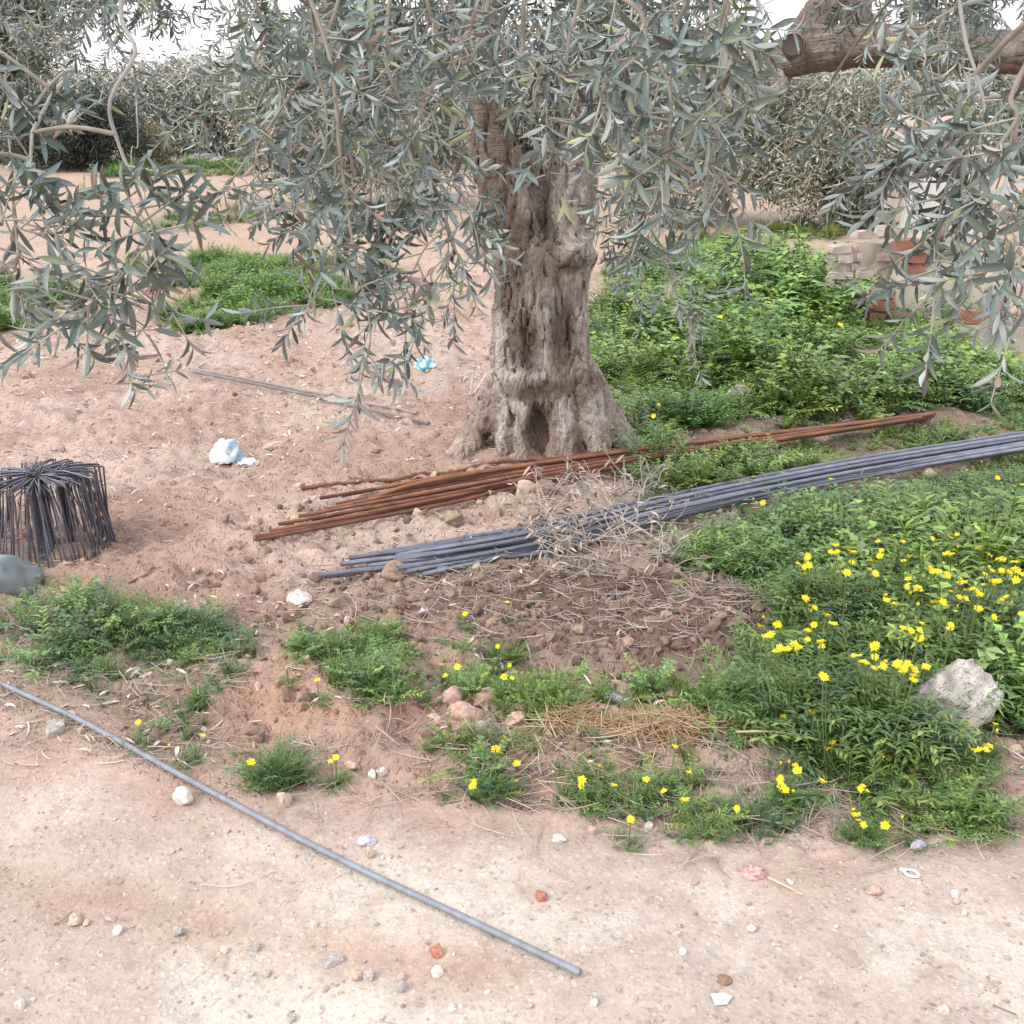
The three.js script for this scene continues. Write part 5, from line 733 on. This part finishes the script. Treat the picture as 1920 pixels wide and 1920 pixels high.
const weeds = { leafy: [1, 2, 3].map((s) => weedGeo(s, 9, 'leafy')), fern: [4, 5].map((s) => weedGeo(s, 11, 'fern')), grass: [6, 7].map((s) => weedGeo(s, 34, 'grass')) };
const weedMat = std({ vertexColors: true, roughness: 0.55 });
const weedM = (x, z, s, h, R, y = H(x, z)) => new THREE.Matrix4().makeRotationFromEuler(new THREE.Euler((R() - 0.5) * 0.3, R() * 6.3, (R() - 0.5) * 0.3)).scale(V(s, h, s)).setPosition(x, y - 0.01, z);
const RUST_LINE = [[440, 1010], [820, 935], [1150, 866], [1480, 815], [1830, 768]].map(([x, y]) => flat(x, y)), BLUE_LINE = [[560, 1075], [1000, 1022], [1250, 956], [1600, 882], [2100, 800]].map(([x, y]) => flat(x, y));
const alongBars = (x, z) => { let k = 1; if (z > -3.6 && x < 0.4 && barNear(x, z) < 0.08) return 0; { const b = flat(1790, 1372), dx = Math.abs(x - b.x), dz = z - b.z; if (dx < 0.17 && dz > -0.2 && dz < 0.06) return 0; if (dx < 0.2 && dz >= 0.06 && dz < 0.25) k = 0.45; } for (const l of [RUST_LINE, BLUE_LINE]) for (let i = 1; i < l.length; i++) if (x >= l[i - 1].x && x < l[i].x) { const d = z - lerp(l[i - 1].z, l[i].z, (x - l[i - 1].x) / (l[i].x - l[i - 1].x)); if (d > -0.09 && d < 0.13) k = 0; else if (d >= 0.13 && d < 0.7) k = Math.min(k, lerp(0.22, 1, (d - 0.13) / 0.57)); } return k; };
function patch(name, label, reg, count, seed, mixKinds, size, tint, thin = -0.15) {
  const g = thing(name, label, null); g.userData.kind = 'stuff'; const lists = new Map();
  for (const [x, z, R] of scatter(count, (x, z, R) => inside(x + 0.12 * N3(x * 3, 1, z * 3) + 0.3 * (R() + R() - 1) * size / 0.15 * 0.6, z + 0.12 * N3(x * 3, 5, z * 3) + 0.3 * (R() + R() - 1) * size / 0.15 * 0.6, reg) && (alongBars(x, z) > 0 || R() < 0.03) ? clamp(sstep(thin - 0.15, thin + 0.2, fbm(x * 2.2, 3, z * 2.2, 3)), 0.06) : 0, seed, reg.x0 - 0.15, reg.x1 + 0.15, reg.z0 - 0.15, reg.z1 + 0.15)) {
    let k = R(), kind = 'leafy'; for (const [n, w] of mixKinds) { if (k < w) { kind = n; break; } k -= w; }
    const f = 0.4 + 1.3 * clamp(0.42 + 2.0 * fbm(x * 1.5, 9, z * 1.5, 3)), s = size * (0.55 + 0.8 * R()) * f * Math.max(0.25, alongBars(x, z)), v = 0.65 + 0.7 * R(), geo = weeds[kind][(R() * weeds[kind].length) | 0], w = 0.25 * fbm(x * 2, 21, z * 2, 2) + 0.2 * (R() - 0.5);
    if (!lists.has(geo)) lists.set(geo, { kind, l: [] }); lists.get(geo).l.push({ m: weedM(x, z, s * (kind === 'grass' ? 0.8 : 1), s * (0.8 + 0.4 * R()) * (kind === 'grass' ? 0.9 : 0.8), R), c: [tint[0] * v * (1 + w), tint[1] * v, tint[2] * v * (1 - w)] });
  }
  for (const [geo, e] of lists) tag(inst(e.kind === 'grass' ? 'grass_blades' : 'weed_leaves', geo, weedMat, e.l, g), null, null, null, 'stuff');
}
patch('weeds', 'dense leafy weeds right of the trunk, before the ruined wall', R_BESIDE_TRUNK, 2500, 201, [['leafy', 0.55], ['fern', 0.38], ['grass', 0.07]], 0.23, [1.4, 1.35, 1.0], -0.12);
patch('weeds', 'tall bushy weed growth just behind the trunk on the right', region([[1190, 690], [1240, 600], [1330, 545], [1480, 530], [1540, 600], [1430, 690], [1280, 730]]), 420, 221, [['leafy', 0.55], ['fern', 0.45]], 0.40, [1.3, 1.35, 0.95], -0.3);
patch('weeds', 'low yellowish weeds between the two bar piles', R_BETWEEN_BARS, 900, 202, [['leafy', 0.7], ['fern', 0.25], ['grass', 0.05]], 0.15, [1.5, 1.35, 1.0], -0.35);
patch('weeds', 'broad carpet of green weeds right of the soil mound', R_RIGHT, 3300, 203, [['leafy', 0.42], ['fern', 0.43], ['grass', 0.15]], 0.135, [1.2, 1.2, 1.1], -0.25);
patch('weeds', 'lush tall leafy growth under the yellow flowers', R_LUSH, 520, 204, [['leafy', 0.4], ['fern', 0.5], ['grass', 0.1]], 0.225, [1.5, 1.5, 1.05], -0.2);
patch('weeds', 'strip of mixed weeds along the verge of the track', R_VERGE, 620, 205, [['leafy', 0.25], ['fern', 0.35], ['grass', 0.4]], 0.10, [1.35, 1.3, 1.05], 0.0);
patch('weeds', 'patch of weeds behind the ribbed bar on the left', R_LEFT, 320, 206, [['leafy', 0.35], ['fern', 0.3], ['grass', 0.35]], 0.085, [0.95, 0.98, 1.1], 0.12);
patch('weeds', 'sparse grass and weeds on the left before the stirrups', R_LEFT_SPARSE, 170, 207, [['leafy', 0.3], ['fern', 0.3], ['grass', 0.4]], 0.09, [0.95, 0.95, 0.95], 0);
patch('weeds', 'small weed patch in front of the blue-grey bar tips', R_MIDDLE, 230, 208, [['leafy', 0.3], ['fern', 0.3], ['grass', 0.4]], 0.10, [1.15, 1.15, 1.05], -0.15);
['upper green strip across the left field', 'lower green strip across the left field', 'green patch at the left edge of the field', 'green strip at the foot of the far hedge', 'yellowish thin grass in the far field', 'green slope just right of the big trunk', 'thin grass before the short olive trunk'].forEach((l, i) => patch('grass', l, FAR_STRIPS[i], [1300, 1700, 800, 700, 420, 600, 300][i], 210 + i, [['leafy', 0.6], ['grass', 0.4]], [0.13, 0.14, 0.14, 0.2, 0.12, 0.15, 0.14][i], i === 4 || i === 6 ? [1.7, 1.4, 1.2] : [1.2, 1.3, 0.95], i === 4 || i === 6 ? 0.05 : -0.08));
const R_LOW = region([[840, 1400], [1000, 1370], [1250, 1400], [1500, 1430], [1750, 1470], [1900, 1500], [1900, 1560], [1650, 1550], [1480, 1560], [1250, 1530], [1050, 1520], [850, 1480]]);
patch('weeds', 'thin scattered weeds and dry grass along the lower verge', R_LOW, 150, 220, [['leafy', 0.15], ['fern', 0.4], ['grass', 0.45]], 0.085, [1.25, 1.15, 1.05], 0.0);
litter('straw_litter', 'grey dead stalks tangled along the lower verge', scatter(900, (x, z) => inside(x, z, R_LOW) ? 0.8 : 0, 80, R_LOW.x0, R_LOW.x1, R_LOW.z0, R_LOW.z1), (R) => 0.03 + 0.09 * R(), [C_GREY, C_DRY, C_STRAW], 0.014, 0.6, 1.2);
// single plants
function plant(name, label, cat, px, py, kinds, wpx, hpx, n, tint, group) {
  const p = onGround(px, py), s = depthOf(p) / F, t = thing(name, label, cat, p, group), R = rng(px * 3 + py), geos = [];
  for (let k = 0; k < n; k++) {
    const kind = kinds[k % kinds.length], a = R() * 6.283, r = Math.sqrt(R()) * 0.6, g = weeds[kind][(R() * weeds[kind].length) | 0].clone(), x = r * Math.cos(a) * wpx * s * 0.5, z = r * Math.sin(a) * wpx * s * 0.5, sc = hpx * s * (0.7 + 0.5 * R()) * (1 - 0.4 * r), v = 0.8 + 0.4 * R();
    const c = g.attributes.color; for (let i = 0; i < c.count; i++) c.setXYZ(i, c.getX(i) * tint[0] * v, c.getY(i) * tint[1] * v, c.getZ(i) * tint[2] * v);
    g.applyMatrix4(weedM(x, z, sc, sc, R, H(p.x + x, p.z + z) - p.y)); geos.push(g);
  }
  mesh('leaves', mergeGeometries(geos), weedMat, t); return t;
}
plant('weed', 'upright leafy weed just below the stirrup bundle', 'weed', 150, 1150, ['leafy'], 60, 85, 8, [0.95, 1.05, 0.9]);
plant('weed', 'small bluish weed between the blue-grey lump and the stirrups', 'weed', 66, 1095, ['leafy'], 30, 50, 3, [0.8, 1, 1.2]);
plant('grass_tuft', 'dense round grass tuft with two yellow flowers below the left weeds', 'grass tuft', 525, 1466, ['grass', 'grass', 'fern'], 150, 100, 18, [0.9, 1, 0.95]);
plant('weed', 'blue-green rounded weed above two yellow flowers on the verge', 'weed', 905, 1462, ['leafy', 'fern'], 110, 60, 9, [0.75, 0.95, 1.15]);
plant('weed', 'mixed weed clump right of the blue-green rounded weed', 'weed', 1110, 1515, ['fern', 'grass', 'leafy'], 150, 75, 13, [0.9, 0.95, 0.9]);
plant('weed', 'dark weed clump lowest on the verge, reaching the track', 'weed', 1425, 1552, ['fern', 'leafy', 'grass'], 150, 75, 13, [0.75, 0.85, 0.9]);
plant('weed', 'bright green weed on the right verge near the frame edge', 'weed', 1815, 1535, ['fern', 'leafy'], 110, 110, 16, [1.05, 1.1, 0.85]);
plant('weed', 'dull low weed right of the bright green one', 'weed', 1890, 1555, ['fern', 'grass'], 80, 30, 6, [0.75, 0.85, 1]);
plant('weed', 'leafy weed growing where the left weeds meet the ribbed bar', 'weed', 370, 1330, ['leafy'], 70, 50, 6, [0.9, 1.1, 0.9]);
plant('weed', 'bushy dark green weed right of the trunk roots', 'weed', 1295, 792, ['leafy', 'fern'], 150, 100, 18, [0.85, 1.15, 0.75]);
plant('weed', 'small weed on the pink soil bank left of the verge', 'weed', 815, 1425, ['grass', 'fern'], 60, 50, 5, [0.9, 1, 0.9]);
plant('weed', 'weed stem with one yellow flower rising from the left mound edge', 'weed', 945, 1240, ['fern', 'grass'], 80, 70, 7, [1.1, 1.1, 0.9]);
plant('weed', 'grey-green weed rosette beside the rusted bars on the right', 'weed', 1500, 868, ['leafy'], 100, 30, 6, [0.8, 1, 1]);
plant('weed', 'pale broad-leaved weed at the far right beyond the rusted bars', 'weed', 1830, 765, ['leafy'], 150, 70, 10, [1.25, 1.35, 1.5]);
plant('weed', 'dark leafy weed at the left border of the right weeds', 'weed', 1420, 1110, ['leafy', 'fern'], 90, 55, 8, [0.7, 0.95, 0.9]);
// yellow flowers, one plant for each nearby lot
{
  const head = (seed) => { const R = rng(seed), mb = new MB(), Yl = [0.85, 0.75, 0.015], Or = [0.78, 0.58, 0.012]; const n = 14; for (let k = 0; k < n; k++) { const a = k / n * 6.283 + (R() - 0.5) * 0.2, d = V(Math.cos(a), 0.25 + 0.55 * R(), Math.sin(a)).normalize(), nn = V(-d.x * 0.2, 1, -d.z * 0.2); nn.addScaledVector(d, -nn.dot(d)).normalize(); mb.leaf(V(d.x * 0.15, 0.02, d.z * 0.15), d, nn, 0.75 + 0.35 * R(), 0.2 + 0.08 * R(), Yl.map((q) => q * (0.85 + 0.3 * R())), 0.12); } const g = mb.geo(); const dome = new THREE.SphereGeometry(0.36, 10, 6, 0, 6.283, 0, 1.6); dome.scale(1, 0.7, 1); const c = []; for (let i = 0; i < dome.attributes.position.count; i++) c.push(...Or); dome.setAttribute('color', new THREE.Float32BufferAttribute(c, 3)); dome.deleteAttribute('uv'); return mergeGeometries([g, dome]); };
  const heads = [1, 2, 3].map(head), flowerMat = std({ vertexColors: true, roughness: 0.6 }), R = rng(12);
  const lush = '1513,1047 1570,1035 1587,1075 1630,1068 1653,1033 1693,1053 1743,1065 1787,1033 1795,1003 1760,1003 1853,1040 1880,1048 1900,1055 1907,1077 1863,1097 1847,1077 1810,1107 1783,1110 1757,1130 1777,1137 1810,1123 1723,1103 1703,1097 1707,1113 1677,1133 1510,1123 1520,1147 1558,1170 1515,1185 1458,1175 1445,1192 1498,1217 1537,1217 1453,1223 1613,1230 1707,1183 1723,1183 1783,1173 1897,1130 1917,1153 1863,1157 1800,1087 1693,1017 1820,1107 1507,1077 1618,1242 1638,1254 1655,1249 1680,1249 1696,1254 1714,1258 1712,1277 1549,1275 1902,1068 1892,1075 1870,1092 1775,1040 1600,1036 1650,1043 1705,1045 1830,1112 1905,1088';
  const verge = '1503,1306 1510,1316 1469,1346 1524,1346 1698,1336 1732,1339 1666,1343 1707,1362 1714,1380 1776,1348 1799,1360 1816,1355 1751,1307 1800,1376 1903,1304 1870,1373 1822,1406 1848,1408 1650,1419 1666,1421 1551,1406 1464,1433 1491,1435 1462,1460 1464,1475 1473,1481 1618,1475 1625,1484 1542,1467 1599,1520 1609,1539 1691,1534 1659,1548 1381,1516 1291,1449 1285,1502 888,1467 968,1465 969,1433 929,1406 1091,1463 1150,1474 1245,1484 1212,1463 1125,1436 1265,1401 1182,1537 1192,1268 1038,1449 1480,1430 1850,1400 1715,1370 1605,1530';
  const lone = '952,1130 872,1152 933,1212 955,1247 945,1270 960,1273 828,1247 858,1252 835,1268 379,1380 317,1398 471,1431 620,1428 630,1421 538,1252 595,1277 260,1355';
  const weedy = '1430,943 1593,958 1517,912 1558,900 1760,883 1813,882 1840,867 1917,910 1870,897 1870,985 1610,1010 1880,960';
  const back = '1350,595 1365,590 1440,560 1490,445 1500,450 1520,460 1340,600 1235,760 1250,800 1450,640 1400,520 1340,520 1310,560 1380,620 1575,610 1225,780 1460,580';
  const lots = [[lush, 0.27, 0.0125, 'yellow-flowered plant in the lush growth around the pale block, # of those', 'flowering plants of the lush patch behind the block', 0.22], [verge, 0.08, 0.0115, 'low yellow-flowered weed on the verge along the track, # of those', 'yellow-flowered weeds on the verge along the track', 0.16], [lone, 0.07, 0.0105, 'lone yellow-flowered weed left of the lush flowers, # of those', 'yellow-flowered weeds scattered left of the mound', 0.12], [weedy, 0.15, 0.012, 'small yellow-flowered weed in the carpet near the blue-grey bars, # of those', 'yellow-flowered weeds near the blue-grey bars', 0.1], [back, 0.32, 0.017, 'yellow-flowered weed in dense growth right of the trunk, # of those', 'yellow-flowered weeds right of the trunk', 0.25]];
  for (const [list, hgt, size, label, group, reach] of lots) {
    const more = list === lush || list === verge ? list.split(' ').filter(() => R() < (list === lush ? 0.75 : 0.35)).map((q) => { const [x, y] = q.split(',').map(Number); return `${Math.round(x + (R() - 0.5) * 34)},${Math.round(y + (R() - 0.6) * 26)}`; }) : [];
    if (list === lush) more.push(...lush.split(' ').slice(0, 62).filter(() => R() < 0.8).map((q) => { const [x, y] = q.split(',').map(Number); return `${Math.round(x + (R() - 0.5) * 60)},${Math.round(y + (R() - 0.5) * 40)}`; }));
    const made = [], pts = [...list.split(' '), ...more].map((q) => { const [x, y] = q.split(',').map(Number); return onGround(x, y, hgt * (0.8 + 0.4 * R())); }), done = new Set();
    pts.forEach((p, i) => {
      if (done.has(i)) return; const lot = pts.map((q, j) => [q, j]).filter(([q, j]) => !done.has(j) && Math.hypot(q.x - p.x, q.z - p.z) < reach); lot.forEach(([, j]) => done.add(j));
      const cx = lot.reduce((s, [q]) => s + q.x, 0) / lot.length, cz = lot.reduce((s, [q]) => s + q.z, 0) / lot.length, base = V(cx, H(cx, cz), cz), t = thing('flowering_weed', label, 'flowering weed', base, group), _ = made.push(t), st = new MB(), greens = [];
      for (const [q] of lot) {
        const e = q.clone().sub(base), root = V(e.x * 0.35, -0.01, e.z * 0.35), mid = V(e.x * 0.8, e.y * 0.55, e.z * 0.8); st.tube(spline([root, mid, e.clone().add(V(0, -0.003, 0))], 6), 0.0016, 4, [0.12, 0.17, 0.06], false);
        const f = mesh('flower', heads[(R() * 3) | 0], flowerMat, t); f.position.copy(e); const open = R() < 0.14 ? 0.45 : 1, fs = size * (0.75 + 0.5 * R()); f.scale.set(fs * open, fs * (open < 1 ? 1.3 : 1), fs * open); f.rotation.set((R() - 0.4) * 1.3, R() * 6, (R() - 0.5) * 1.1);
        for (let k = 0; k < 2; k++) { const g = weeds.fern[(R() * 2) | 0].clone(), v = 0.8 + 0.4 * R(); const c = g.attributes.color; for (let i2 = 0; i2 < c.count; i2++) c.setXYZ(i2, c.getX(i2) * v, c.getY(i2) * v, c.getZ(i2) * v); g.applyMatrix4(weedM(root.x + (R() - 0.5) * 0.04, root.z + (R() - 0.5) * 0.04, hgt * 0.8, hgt * (0.7 + 0.3 * R()), R, 0)); greens.push(g); }
      }
      st.build('stem', weedMat, t); mesh('leaves', mergeGeometries(greens), weedMat, t);
    });
    ordinals(made, label);
  }
}
renderer.render(scene, camera);
